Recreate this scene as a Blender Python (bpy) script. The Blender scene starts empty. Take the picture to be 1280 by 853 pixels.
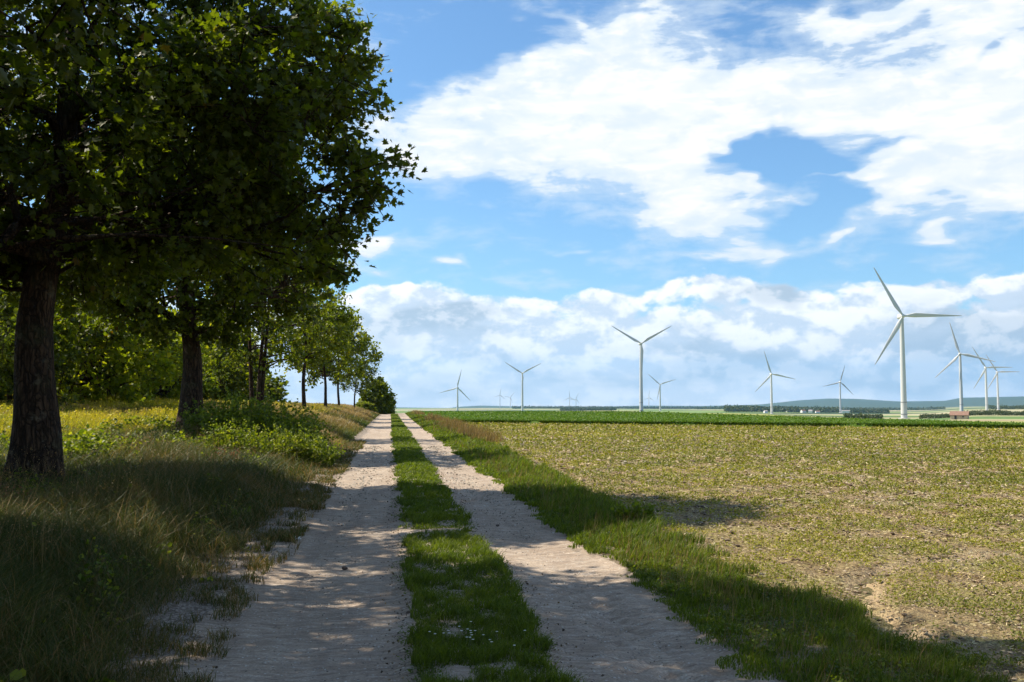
import bpy, math, random
import numpy as np
from mathutils import Vector, Matrix
PI = math.pi
R = math.radians
sc = bpy.context.scene
COL = sc.collection

# ------------------------------------------------------------------ camera
YAW, PITCH, EYE = R(6.9), R(3.66), 1.6
CX, CY = -0.56, 0.0
FPX = 1244.0
cam_d = bpy.data.cameras.new('camera')
cam_d.sensor_width = 36; cam_d.lens = 36 * FPX / 1280
cam_d.clip_start = 0.1; cam_d.clip_end = 60000
cam = bpy.data.objects.new('camera', cam_d); COL.objects.link(cam)
cam.location = (CX, CY, EYE)
cam.rotation_euler = (R(90) + PITCH, 0, -YAW)
sc.camera = cam
CROT = cam.rotation_euler.to_matrix()

def ray(u, v):
    return (CROT @ Vector(((u - 640) / FPX, -(v - 426.5) / FPX, -1))).normalized()
def at_t(u, v, t):                 # world point on the sight line at horizontal forward distance t
    d = ray(u, v); f = d.x * math.sin(YAW) + d.y * math.cos(YAW)
    return Vector((CX, CY, EYE)) + d * (t / f)
def at_z(u, v, z=0.0):             # world point where the sight line meets height z
    d = ray(u, v)
    return Vector((CX, CY, EYE)) + d * ((z - EYE) / d.z)
def at_x(u, x):                    # world point on the bearing of u at lateral x
    d = ray(u, 506); k = (x - CX) / d.x
    return Vector((x, CY + d.y * k, 0))

# ------------------------------------------------------------------ render / exposure
sc.render.engine = 'CYCLES'
sc.view_settings.view_transform = 'Standard'
sc.view_settings.look = 'None'
sc.view_settings.exposure = 0.9
sc.view_settings.gamma = 1.0
sc.view_settings.use_curve_mapping = False
cy = sc.cycles
cy.use_denoising = True
cy.denoiser = 'OPENIMAGEDENOISE'
cy.use_adaptive_sampling = True
cy.adaptive_threshold = 0.015
cy.max_bounces = 6; cy.diffuse_bounces = 3; cy.glossy_bounces = 2
cy.transmission_bounces = 3; cy.volume_bounces = 0; cy.transparent_max_bounces = 4
cy.caustics_reflective = False; cy.caustics_refractive = False
cy.sample_clamp_indirect = 4.0

# ------------------------------------------------------------------ sun
SUN_TO = Vector((-0.75, 0.31, 1.0)).normalized()    # towards the sun
sun_d = bpy.data.lights.new('sun', 'SUN')
sun_d.energy = 5.0; sun_d.angle = R(0.5); sun_d.color = (1.0, 0.90, 0.74)
sun = bpy.data.objects.new('sun', sun_d); COL.objects.link(sun)
sun.rotation_euler = SUN_TO.to_track_quat('Z', 'Y').to_euler()
SUN_EL = math.asin(SUN_TO.z)
SUN_ROT = math.atan2(SUN_TO.x, SUN_TO.y)

# ------------------------------------------------------------------ node helper
class NT:
    def __init__(s, tree): s.t = tree; s.n = tree.nodes; s.l = tree.links
    def node(s, typ, ins=None, **props):
        n = s.n.new(typ)
        for k, v in props.items(): setattr(n, k, v)
        for k, v in (ins or {}).items(): s.put(n.inputs[k], v)
        return n
    def put(s, sock, v):
        if isinstance(v, bpy.types.NodeSocket): s.l.new(v, sock)
        elif isinstance(v, (tuple, list)):
            v = list(v)
            if sock.type == 'RGBA' and len(v) == 3: v = v + [1]
            sock.default_value = v
        else: sock.default_value = v
    def m(s, op, a, b=0.0, c=0.0, clamp=False):
        n = s.n.new('ShaderNodeMath'); n.operation = op; n.use_clamp = clamp
        s.put(n.inputs[0], a); s.put(n.inputs[1], b); s.put(n.inputs[2], c)
        return n.outputs[0]
    def vm(s, op, a, b=(0, 0, 0)):
        n = s.n.new('ShaderNodeVectorMath'); n.operation = op
        s.put(n.inputs[0], a)
        if op == 'SCALE': s.put(n.inputs[3], b)
        else: s.put(n.inputs[1], b)
        return n.outputs['Value'] if op in ('DOT_PRODUCT', 'LENGTH') else n.outputs[0]
    def sep(s, v): n = s.node('ShaderNodeSeparateXYZ', {0: v}); return n.outputs[0], n.outputs[1], n.outputs[2]
    def comb(s, x, y, z=0.0): return s.node('ShaderNodeCombineXYZ', {0: x, 1: y, 2: z}).outputs[0]
    def noise(s, vec, scale, detail=4, rough=0.55, dist=0.0, out=0):
        return s.node('ShaderNodeTexNoise', {'Vector': vec, 'Scale': scale, 'Detail': detail, 'Roughness': rough, 'Distortion': dist}).outputs[out]
    def smooth(s, x, a, b, lo=0.0, hi=1.0):
        n = s.n.new('ShaderNodeMapRange'); n.interpolation_type = 'SMOOTHSTEP'
        s.put(n.inputs['Value'], x); s.put(n.inputs['From Min'], a); s.put(n.inputs['From Max'], b)
        s.put(n.inputs['To Min'], lo); s.put(n.inputs['To Max'], hi)
        return n.outputs[0]
    def mix(s, f, a, b):
        n = s.n.new('ShaderNodeMix'); n.data_type = 'RGBA'
        s.put(n.inputs[0], f); s.put(n.inputs[6], a); s.put(n.inputs[7], b)
        return n.outputs[2]
    def ramp(s, f, stops, interp='LINEAR'):
        n = s.n.new('ShaderNodeValToRGB'); n.color_ramp.interpolation = interp
        e = n.color_ramp.elements
        while len(e) < len(stops): e.new(0.5)
        for q, (p, c) in zip(e, stops): q.position = p; q.color = tuple(c) + (1,)
        s.put(n.inputs[0], f)
        return n.outputs[0]

# ------------------------------------------------------------------ world: sky with clouds by direction
world = bpy.data.worlds.new('World'); sc.world = world
world.use_nodes = True
W = NT(world.node_tree); W.n.clear()
def azel(u, v):
    d = ray(u, v)
    return math.atan2(d.x, d.y) - YAW, math.asin(d.z)
wdir = W.node('ShaderNodeTexCoord').outputs['Generated']
dx_, dy_, dz_ = W.sep(wdir)
AZ = W.m('SUBTRACT', W.m('ARCTAN2', dx_, dy_), YAW)
EL = W.m('ARCSINE', dz_)
AE = W.comb(AZ, EL, 0)
# warp the blob coordinates so that every cloud edge is torn
wn = W.node('ShaderNodeTexNoise', {'Vector': W.vm('MULTIPLY', AE, (1, 1.7, 1)), 'Scale': 7.0, 'Detail': 3, 'Roughness': 0.6}).outputs['Color']
warp = W.vm('SCALE', W.vm('SUBTRACT', wn, (0.5, 0.5, 0.5)), 0.15)
AEw = W.vm('ADD', AE, W.vm('MULTIPLY', warp, (1.0, 0.7, 0)))
def blobs(vec, lst):
    tot = None
    for (u, v, ru, rv, rot, w) in lst:
        a, e = azel(u, v)
        mp = W.node('ShaderNodeMapping', {'Vector': vec, 'Location': (a, e, 0), 'Rotation': (0, 0, R(rot)), 'Scale': (ru / FPX, rv / FPX, 1)}, vector_type='TEXTURE').outputs[0]
        r2 = W.vm('DOT_PRODUCT', mp, mp)
        g = W.m('MULTIPLY', W.m('EXPONENT', W.m('MULTIPLY', r2, -1.0)), w)
        tot = g if tot is None else W.m('ADD', tot, g)
    return tot
high = blobs(AEw, [
    (550, 175, 90, 34, 0, 1.0), (680, 160, 130, 55, 5, 1.2), (820, 110, 130, 72, -5, 1.5), (850, 215, 85, 60, -20, 1.3),
    (905, 268, 75, 22, -5, 0.9), (800, 15, 45, 28, 10, 0.7), (985, 125, 90, 38, 10, 0.9), (1110, 120, 110, 50, 0, 1.2),
    (1240, 130, 110, 60, 0, 1.3), (1185, 225, 115, 34, 3, 1.9), (1275, 232, 80, 40, 0, 1.3), (1110, 5, 130, 20, 0, 1.5),
    (1240, 35, 110, 26, 10, 0.8), (515, 138, 55, 18, 15, 0.6), (650, 225, 90, 18, -12, 0.5), (700, 78, 70, 16, 10, 0.35),
    (1000, 203, 90, 17, -8, -1.25), (1018, 258, 42, 26, 0, -1.4), (930, 180, 55, 8, -6, -0.8), (1125, 182, 45, 9, 10, -0.7), (1035, 222, 40, 4, -8, 0.7), (925, 212, 36, 5, -18, 0.6), (1120, 218, 60, 22, -8, 0.5), (930, 190, 45, 16, -15, -0.5), (1225, 72, 70, 12, 6, -0.9), (960, 22, 70, 26, 0, -0.4), (600, 60, 90, 40, 0, -0.4),
    (465, 298, 38, 9, -3, 1.2), (440, 308, 32, 8, 0, 1.0), (553, 320, 22, 8, 0, 1.1), (708, 20, 28, 9, -15, 0.75), (1062, 297, 16, 7, 0, 0.9),
    (1145, 302, 26, 8, 5, 0.9), (955, 304, 100, 14, 3, 1.0), (705, 314, 26, 4, 0, 0.6), (860, 318, 50, 6, 3, 0.5), (990, 240, 16, 5, 0, 0.6),
    (435, 340, 40, 6, 0, 0.6), (660, 345, 60, 6, -4, 0.35),
    # beyond the frame
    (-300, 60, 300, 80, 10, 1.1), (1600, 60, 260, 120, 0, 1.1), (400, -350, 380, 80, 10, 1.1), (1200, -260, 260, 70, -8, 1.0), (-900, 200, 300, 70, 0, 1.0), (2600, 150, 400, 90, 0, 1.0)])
hc = W.vm('MULTIPLY', AE, (1.0, 2.1, 1.0))
hn = W.noise(hc, 11.0, 7, 0.62, 0.35)
hst = W.noise(W.node('ShaderNodeMapping', {'Vector': AE, 'Rotation': (0, 0, R(-14)), 'Scale': (1.0, 4.2, 1.0)}).outputs[0], 17.0, 6, 0.62, 0.4)
away = W.m('MAXIMUM', W.smooth(W.m('ABSOLUTE', AZ), 0.62, 1.1), W.smooth(EL, 0.5, 0.85))  # unseen cloud cover added overhead and behind the camera to whiten the ambient light
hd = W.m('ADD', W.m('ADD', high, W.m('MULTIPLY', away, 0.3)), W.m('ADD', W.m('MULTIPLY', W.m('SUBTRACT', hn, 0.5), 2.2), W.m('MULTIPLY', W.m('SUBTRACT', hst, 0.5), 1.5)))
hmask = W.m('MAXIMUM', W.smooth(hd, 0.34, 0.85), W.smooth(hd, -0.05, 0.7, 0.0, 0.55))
hnu = W.noise(W.vm('ADD', hc, (-0.012, 0.03, 0)), 11.0, 5, 0.62, 0.35)
hshade = W.m('MULTIPLY', W.smooth(hd, 0.4, 1.5), W.smooth(W.m('SUBTRACT', hn, hnu), -0.16, 0.05, 0.35, 1.0))
# low cumulus band
lowb = blobs(AEw, [
    (520, 378, 85, 24, 0, 0.75), (460, 385, 60, 20, 0, 0.4), (620, 400, 120, 30, 0, 0.2), (910, 352, 120, 22, 0, 0.75), (770, 372, 120, 20, 0, 0.35), (1130, 372, 45, 20, 20, 0.45),
    (1260, 372, 80, 20, 0, 0.7), (1000, 385, 100, 22, 0, 0.35), (650, 352, 110, 16, 0, -0.35)])
top = azel(640, 402)[1]
lown = W.noise(W.vm('MULTIPLY', AE, (1, 1.6, 1)), 18.0, 6, 0.6, 0.15)
lown2 = W.node('ShaderNodeTexVoronoi', {'Vector': W.vm('MULTIPLY', AEw, (1, 1.35, 1)), 'Scale': 30.0}, feature='F1').outputs['Distance']
under = W.m('MULTIPLY', W.m('SUBTRACT', top, EL), 22.0)
ld = W.m('ADD', W.m('ADD', W.m('MINIMUM', W.m('ADD', under, 0.55), 2.6), lowb), W.m('ADD', W.m('MULTIPLY', W.m('SUBTRACT', lown, 0.5), 1.9), W.m('MULTIPLY', W.m('SUBTRACT', 0.42, lown2), 0.55)))
lmask = W.smooth(ld, 0.05, 0.38)
# grey bellies: stretched noise plus placed dark areas, none near the lit tops
def greyarea():
    return blobs(AEw, [
        (540, 404, 70, 16, 0, 1.3), (968, 362, 38, 18, 0, 1.2), (905, 372, 30, 12, 0, 0.3), (1235, 428, 110, 30, 0, 1.3), (1170, 470, 200, 22, 0, 0.45),
        (960, 462, 160, 18, 0, 0.5), (760, 462, 160, 22, 0, 0.45), (600, 440, 60, 12, 0, 0.3), (490, 425, 60, 14, 0, 0.5), (640, 482, 160, 12, 0, 0.3),
        (860, 440, 60, 12, 0, 0.3), (400, 470, 160, 28, 0, 0.3)])
gn = W.noise(W.vm('MULTIPLY', AE, (1, 4.5, 1)), 9.0, 4, 0.55, 0.2)
gn2 = lown
grey = W.m('ADD', greyarea(), W.m('ADD', W.m('MULTIPLY', W.m('SUBTRACT', gn, 0.5), 1.5), W.m('MULTIPLY', W.m('SUBTRACT', gn2, 0.5), 1.1)))
greyf = W.smooth(grey, 0.0, 0.9)
lowf = W.smooth(EL, azel(640, 500)[1], azel(640, 435)[1], 0.55, 0.0)
lownu = W.noise(W.vm('ADD', W.vm('MULTIPLY', AE, (1, 1.6, 1)), (-0.006, 0.022, 0)), 18.0, 6, 0.6, 0.15)
hshade0 = W.smooth(W.m('ADD', W.m('SUBTRACT', lown, lownu), W.m('MULTIPLY', W.m('SUBTRACT', 0.35, lown2), 0.15)), -0.13, 0.07)
sky = W.node('ShaderNodeTexSky', sky_type='NISHITA', sun_disc=False, sun_elevation=SUN_EL, sun_rotation=SUN_ROT, altitude=150, air_density=1.0, dust_density=0.6, ozone_density=2.2)
skyc = W.vm('MULTIPLY', sky.outputs[0], (0.74, 0.97, 1.10))
hcol = W.mix(hshade, (5.0, 5.7, 6.3), (7.6, 7.3, 6.95))
hcol = W.mix(W.smooth(hst, 0.42, 0.62, 0.45, 0.0), hcol, (5.3, 5.95, 6.6))
lcol = W.mix(W.m('MULTIPLY', greyf, W.smooth(hshade0, 0, 1, 1.0, 0.55)), W.mix(hshade0, (4.9, 5.5, 6.2), (8.3, 8.1, 7.8)), (3.5, 4.1, 4.7))
lcol = W.mix(lowf, lcol, W.mix(greyf, (6.3, 6.6, 6.8), (4.3, 4.9, 5.4)))
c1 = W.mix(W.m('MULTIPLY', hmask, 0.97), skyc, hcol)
c2 = W.mix(W.m('MULTIPLY', lmask, 0.96), c1, lcol)
bg = W.node('ShaderNodeBackground', {'Color': c2, 'Strength': 0.085})
W.l.new(bg.outputs[0], W.node('ShaderNodeOutputWorld').inputs[0])

# ------------------------------------------------------------------ numpy helpers
rng = np.random.default_rng(7)
def ss(a, b, x):
    t = np.clip((np.asarray(x, float) - a) / (b - a), 0, 1); return t * t * (3 - 2 * t)
_perm = np.random.default_rng(3).random((256, 256))
def vnoise(x, y):
    x = np.asarray(x, float); y = np.asarray(y, float)
    xi = np.floor(x).astype(int); yi = np.floor(y).astype(int); fx = x - xi; fy = y - yi
    fx = fx * fx * (3 - 2 * fx); fy = fy * fy * (3 - 2 * fy)
    g = lambda i, j: _perm[i & 255, j & 255]
    return (g(xi, yi) * (1 - fx) + g(xi + 1, yi) * fx) * (1 - fy) + (g(xi, yi + 1) * (1 - fx) + g(xi + 1, yi + 1) * fx) * fy
def fbm(x, y, o=4, s=1.0):
    r = 0; a = 0.5; n = 0
    for k in range(o):
        r = r + a * vnoise(x * s + 17 * k, y * s - 9 * k); n += a; a *= 0.5; s *= 2.03
    return r / n

# ------------------------------------------------------------------ terrain height
SY, CYW = math.sin(YAW), math.cos(YAW)
HILL_U = [-2000, 0, 400, 560, 575, 600, 625, 690, 760, 800, 880, 950, 1000, 1035, 1070, 1120, 1180, 1200, 1290, 1500, 3000]
HILL_Y = [507, 507, 508, 511, 509, 507.5, 508, 509.5, 509, 507.5, 508, 506, 501, 499, 499.5, 502.5, 502, 498.5, 497, 499, 505]
def H(x, y):
    x = np.asarray(x, float); y = np.asarray(y, float)
    ax = x - CX
    t = y * CYW + ax * SY; s = ax * CYW - y * SY
    d = np.sqrt(t * t + s * s)
    q = np.where(t > 1, s / np.maximum(t, 1), 1.0 * np.sign(s))
    side = ss(0.20, 0.36, q)
    t0 = 178 - 86 * side
    Pd = 24 - 13 * ss(0.40, 0.47, q)
    slope = 0.0105 + 0.006 * side
    e = np.maximum(d - t0, 0); e = e * e / (e + 30)
    z = -Pd * (1 - np.exp(-slope * e / Pd))
    z = z - 0.3 * ss(-3.5, -9, -x) * 0
    bank = 1.05 * ss(2.6, 8.0, -x) * ss(8, 58, y) * (1 - ss(130, 300, y)) + 0.75 * ss(8, 22, -x) * ss(15, 60, y) * (1 - ss(130, 300, y))
    bank = bank + 0.06 * ss(2.4, 3.4, -x) * (1 - ss(8, 40, y))
    z = z + bank * (1 - ss(40, 200, -x))
    far = ss(900, 2500, d)
    z = z + far * (fbm(x / 900.0 + 40, y / 900.0 + 11, 3) - 0.5) * 9
    u = 640 + FPX * np.clip(q, -2, 2)
    hy = np.interp(u, HILL_U, HILL_Y)
    hz = (506.3 - hy) / FPX * 11500 + 1.6
    up = ss(7600, 11500, d)
    z = z * (1 - up) + hz * up * np.where(t > 1, 1, 0.3)
    z = z - ss(12500, 16000, d) * 60
    return z
def Hs(x, y): return float(H(x, y))

# ------------------------------------------------------------------ object helpers
def tag(o, label=None, cat=None, group=None, kind=None):
    if label: o['label'] = label
    if cat: o['category'] = cat
    if group: o['group'] = group
    if kind: o['kind'] = kind
    return o
def empty(name, loc, label, cat, group=None, rz=0.0):
    o = bpy.data.objects.new(name, None); COL.objects.link(o)
    o.location = loc; o.rotation_euler = (0, 0, rz); o.empty_display_size = 0.3
    return tag(o, label, cat, group)
def np_mesh(name, V, faces, attr=None, smooth=False):
    """V (n,3); faces: list of int arrays (m,k)"""
    me = bpy.data.meshes.new(name)
    V = np.asarray(V, np.float32)
    me.vertices.add(len(V)); me.vertices.foreach_set('co', V.ravel())
    faces = [np.asarray(f, np.int32) for f in faces if len(f)]
    loops = np.concatenate([f.ravel() for f in faces])
    sizes = np.concatenate([np.full(len(f), f.shape[1], np.int32) for f in faces])
    starts = np.concatenate([[0], np.cumsum(sizes)[:-1]]).astype(np.int32)
    me.loops.add(len(loops)); me.loops.foreach_set('vertex_index', loops)
    me.polygons.add(len(sizes)); me.polygons.foreach_set('loop_start', starts)
    me.polygons.foreach_set('use_smooth', np.full(len(sizes), smooth))
    me.update(calc_edges=True)
    if attr is not None:
        for k, a in attr.items():
            at = me.attributes.new(k, 'FLOAT', 'POINT'); at.data.foreach_set('value', np.asarray(a, np.float32))
    return me
def link(name, me, mat=None, parent=None):
    o = bpy.data.objects.new(name, me); COL.objects.link(o)
    if mat is not None:
        if not me.materials: me.materials.append(mat)
        elif me.materials[0] != mat: o.material_slots[0].link = 'OBJECT'; o.material_slots[0].material = mat
    if parent is not None: o.parent = parent
    return o
class Geo:
    def __init__(s): s.V = []; s.F = {}; s.n = 0; s.A = []
    def add(s, V, faces, a=0.0):
        V = np.asarray(V, float)
        for f in faces:
            f = np.asarray(f, int); s.F.setdefault(f.shape[1], []).append(f + s.n)
        s.V.append(V); s.n += len(V)
        s.A.append(np.broadcast_to(np.asarray(a, float), (len(V),)).copy())
    def mesh(s, name, smooth=False):
        return np_mesh(name, np.concatenate(s.V), [np.concatenate(v) for v in s.F.values()], {'rnd': np.concatenate(s.A)}, smooth)
    def build(s, name, mat, parent=None, smooth=False): return link(name, s.mesh(name, smooth), mat, parent)
    def box(s, c, size, rot=None):
        c = np.asarray(c, float); h = np.asarray(size, float) / 2
        V = np.array([[i, j, k] for k in (-1, 1) for j in (-1, 1) for i in (-1, 1)], float) * h
        if rot is not None: V = V @ np.array(rot.to_3x3()).T
        s.add(V + c, [[[0, 2, 3, 1], [4, 5, 7, 6], [0, 1, 5, 4], [2, 6, 7, 3], [0, 4, 6, 2], [1, 3, 7, 5]]])
    def tube(s, P, rad, n=8, cap=True, a=0.0):
        P = np.asarray(P, float); rad = np.asarray(rad, float); m = len(P)
        T = np.gradient(P, axis=0); T /= np.linalg.norm(T, axis=1)[:, None] + 1e-9
        ref = np.array([0, 0, 1.0]) if abs(T[0][2]) < 0.8 else np.array([1.0, 0, 0])
        A = np.cross(T, ref); A /= np.linalg.norm(A, axis=1)[:, None] + 1e-9
        B = np.cross(T, A)
        th = np.arange(n) * 2 * PI / n
        rr = rad[:, None] if rad.ndim == 1 else rad
        V = P[:, None, :] + rr[..., None] * (np.cos(th)[None, :, None] * A[:, None, :] + np.sin(th)[None, :, None] * B[:, None, :])
        V = V.reshape(-1, 3)
        i = np.arange(m - 1)[:, None] * n; j = np.arange(n)[None, :]; j2 = (j + 1) % n
        F = np.stack([i + j, i + j2, i + n + j2, i + n + j], -1).reshape(-1, 4)
        fs = [F]
        if cap: V = np.vstack([V, P[-1:]]); k = (m - 1) * n; fs.append(np.stack([k + np.arange(n), k + (np.arange(n) + 1) % n, np.full(n, m * n)], -1))
        s.add(V, fs, a)

# ------------------------------------------------------------------ materials
def new_mat(name):
    m = bpy.data.materials.new(name); m.use_nodes = True; t = NT(m.node_tree); t.n.clear()
    return m, t, t.node('ShaderNodeOutputMaterial')
def leaf_mat(name, stops, trans=0.4, tcol=(1.5, 1.75, 0.5), rough=0.5, spec=0.25):
    """stops: colour by the per-leaf random value"""
    m, t, out = new_mat(name)
    rnd = t.node('ShaderNodeAttribute', attribute_name='rnd').outputs['Fac']
    geo = t.node('ShaderNodeNewGeometry').outputs['Position']
    n = t.noise(geo, 0.55, 3)
    mul = t.n.new('ShaderNodeMix'); mul.data_type = 'RGBA'; mul.blend_type = 'MULTIPLY'; mul.inputs[0].default_value = 1
    t.l.new(t.ramp(rnd, stops), mul.inputs[6]); t.l.new(t.ramp(n, [(0.3, (0.72, 0.8, 0.8)), (0.7, (1.0, 0.95, 0.85))]), mul.inputs[7])
    col = mul.outputs[2]
    p = t.node('ShaderNodeBsdfPrincipled', {'Base Color': col, 'Roughness': rough, 'Specular IOR Level': spec})
    tc = t.n.new('ShaderNodeMix'); tc.data_type = 'RGBA'; tc.blend_type = 'MULTIPLY'; tc.inputs[0].default_value = 1
    t.l.new(col, tc.inputs[6]); tc.inputs[7].default_value = tcol + (1,)
    tr = t.node('ShaderNodeBsdfTranslucent', {'Color': tc.outputs[2]})
    mx = t.node('ShaderNodeMixShader', {0: trans, 1: p.outputs[0], 2: tr.outputs[0]})
    t.l.new(mx.outputs[0], out.inputs[0])
    return m
def plain_mat(name, col, rough=0.7, spec=0.3, var=0.15, scale=3.0, bump=0.0, bscale=20.0, stretch=(1, 1, 1)):
    m, t, out = new_mat(name)
    pos = t.node('ShaderNodeTexCoord').outputs['Object']
    pos = t.vm('MULTIPLY', pos, stretch)
    n = t.noise(pos, scale, 6, 0.6)
    lo = tuple(c * (1 - var) for c in col); hi = tuple(min(1, c * (1 + var)) for c in col)
    c = t.ramp(n, [(0.3, lo), (0.7, hi)])
    p = t.node('ShaderNodeBsdfPrincipled', {'Base Color': c, 'Roughness': rough, 'Specular IOR Level': spec})
    if bump:
        b = t.node('ShaderNodeBump', {'Height': t.noise(pos, bscale, 6, 0.65), 'Strength': 1.0, 'Distance': bump})
        t.l.new(b.outputs[0], p.inputs['Normal'])
    t.l.new(p.outputs[0], out.inputs[0])
    return m
def bark_mat(name, c1, c2):
    m, t, out = new_mat(name)
    pos = t.node('ShaderNodeTexCoord').outputs['Object']
    st = t.vm('MULTIPLY', pos, (7, 7, 1.1))
    n = t.noise(st, 2.2, 7, 0.65, 0.6); n2 = t.noise(pos, 1.3, 3)
    c = t.mix(t.smooth(n, 0.35, 0.7), c1, c2)
    pl = t.node('ShaderNodeTexVoronoi', {'Vector': t.vm('ADD', t.vm('MULTIPLY', pos, (9, 9, 2.4)), t.vm('SCALE', t.node('ShaderNodeTexNoise', {'Vector': pos, 'Scale': 3.0, 'Detail': 4}).outputs['Color'], 2.2)), 'Scale': 1.3}, feature='DISTANCE_TO_EDGE').outputs['Distance']
    c = t.mix(t.smooth(pl, 0.02, 0.16, 0.8, 0), c, (0.02, 0.014, 0.01))
    n3 = t.noise(pos, 2.6, 6, 0.7)
    c = t.mix(t.smooth(n3, 0.56, 0.68, 0, 0.5), c, (0.20, 0.17, 0.12))
    c = t.mix(t.smooth(n2, 0.5, 0.75, 0, 0.5), c, (0.07, 0.085, 0.035))
    p = t.node('ShaderNodeBsdfPrincipled', {'Base Color': c, 'Roughness': 0.9, 'Specular IOR Level': 0.15})
    b = t.node('ShaderNodeBump', {'Height': t.m('ADD', n, t.m('MULTIPLY', t.smooth(pl, 0, 0.2), 0.6)), 'Strength': 1.0, 'Distance': 0.05})
    t.l.new(b.outputs[0], p.inputs['Normal']); t.l.new(p.outputs[0], out.inputs[0])
    return m
MAT_BARK = bark_mat('bark', (0.026, 0.016, 0.010), (0.115, 0.070, 0.042))
MAT_MAPLE = leaf_mat('maple_leaves', [(0.0, (0.036, 0.050, 0.008)), (0.6, (0.080, 0.100, 0.011)), (0.9, (0.13, 0.145, 0.013)), (0.97, (0.13, 0.12, 0.015)), (1.0, (0.13, 0.06, 0.015))], 0.45, (2.2, 2.4, 0.4))
MAT_YOUNG = leaf_mat('young_tree_leaves', [(0.0, (0.065, 0.090, 0.012)), (0.7, (0.14, 0.17, 0.017)), (1.0, (0.28, 0.26, 0.02))], 0.5, (2.0, 2.0, 0.4))
MAT_WOOD = leaf_mat('wood_leaves', [(0.0, (0.038, 0.055, 0.010)), (0.6, (0.095, 0.12, 0.014)), (1.0, (0.20, 0.21, 0.02))], 0.46, (1.9, 2.0, 0.45))

# ------------------------------------------------------------------ leaves and blades
HEXL = np.array([(0, 0, 0), (.5, .30, .10), (.36, .78, .06), (0, 1, -.04), (-.36, .78, .06), (-.5, .30, .10)], float)
HEXF = np.array([(0, 1, 2, 3), (0, 3, 4, 5)])
KITE = np.array([(0, 0, 0), (.42, .5, .08), (0, 1, 0), (-.42, .5, .08)], float)
KITEF = np.array([(0, 1, 2), (0, 2, 3)])
MAPL = np.array([(0, 0, 0), (.16, .02, .02), (.52, .20, .10), (.30, .38, .05), (.50, .72, .10), (.20, .66, .03), (0, 1.05, -.04), (-.20, .66, .03), (-.50, .72, .10), (-.30, .38, .05), (-.52, .20, .10), (-.16, .02, .02)], float)
MAPF = np.array([(0, 1, 2, 3, 4, 5, 6), (0, 6, 7, 8, 9, 10, 11)])
def unit(v): return v / (np.linalg.norm(v, axis=-1, keepdims=True) + 1e-9)
def leaves(g, P, size, r, up=0.5, out=None, shape='hex', rnd=None):
    n = len(P)
    nrm = unit(r.normal(size=(n, 3)) + np.array([0, 0, up]))
    ydir = r.normal(size=(n, 3)) + (out if out is not None else 0) + np.array([0, 0, -0.35])
    ydir = unit(ydir - nrm * (ydir * nrm).sum(1, keepdims=True))
    xdir = np.cross(ydir, nrm)
    S, F = {'hex': (HEXL, HEXF), 'maple': (MAPL, MAPF), 'kite': (KITE, KITEF)}[shape]
    size = np.broadcast_to(size, (n,))[:, None, None] * (0.5 + 0.85 * r.random(n))[:, None, None]
    V = P[:, None, :] + size * (S[None, :, 0:1] * xdir[:, None] + S[None, :, 1:2] * ydir[:, None] + S[None, :, 2:3] * nrm[:, None])
    k = len(S)
    FF = (np.arange(n) * k)[:, None, None] + F[None]
    if rnd is None: rnd = r.random(n)
    g.add(V.reshape(-1, 3), [FF.reshape(-1, F.shape[1])], np.repeat(rnd, k))
def blades(g, P, h, w, r, lean=0.35, rnd=None, five=True, wind=(0.15, -0.05)):
    n = len(P); P = np.asarray(P, float)
    h = np.broadcast_to(h, (n,)); w = np.broadcast_to(w, (n,))
    a = r.random(n) * 2 * PI
    L = np.stack([np.cos(a), np.sin(a), np.zeros(n)], 1) * (lean * (0.3 + 1.1 * r.random(n)))[:, None] + np.array([wind[0], wind[1], 0])
    b = r.random(n) * PI
    side = np.stack([np.cos(b), np.sin(b), np.zeros(n)], 1) * (w * 0.5)[:, None]
    up = np.array([0, 0, 1.0])
    mid = P + h[:, None] * (0.55 * up + 0.22 * L)
    tip = P + h[:, None] * (0.95 * up + 0.85 * L)
    if rnd is None: rnd = r.random(n)
    if five:
        V = np.stack([P - side, P + side, mid + side * 0.8, mid - side * 0.8, tip], 1).reshape(-1, 3)
        i = np.arange(n)[:, None] * 5
        g.add(V, [i + np.array([0, 1, 2, 3]), i + np.array([3, 2, 4])], np.repeat(rnd, 5))
    else:
        V = np.stack([P - side, P + side, tip], 1).reshape(-1, 3)
        g.add(V, [np.arange(n)[:, None] * 3 + np.array([0, 1, 2])], np.repeat(rnd, 3))

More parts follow.
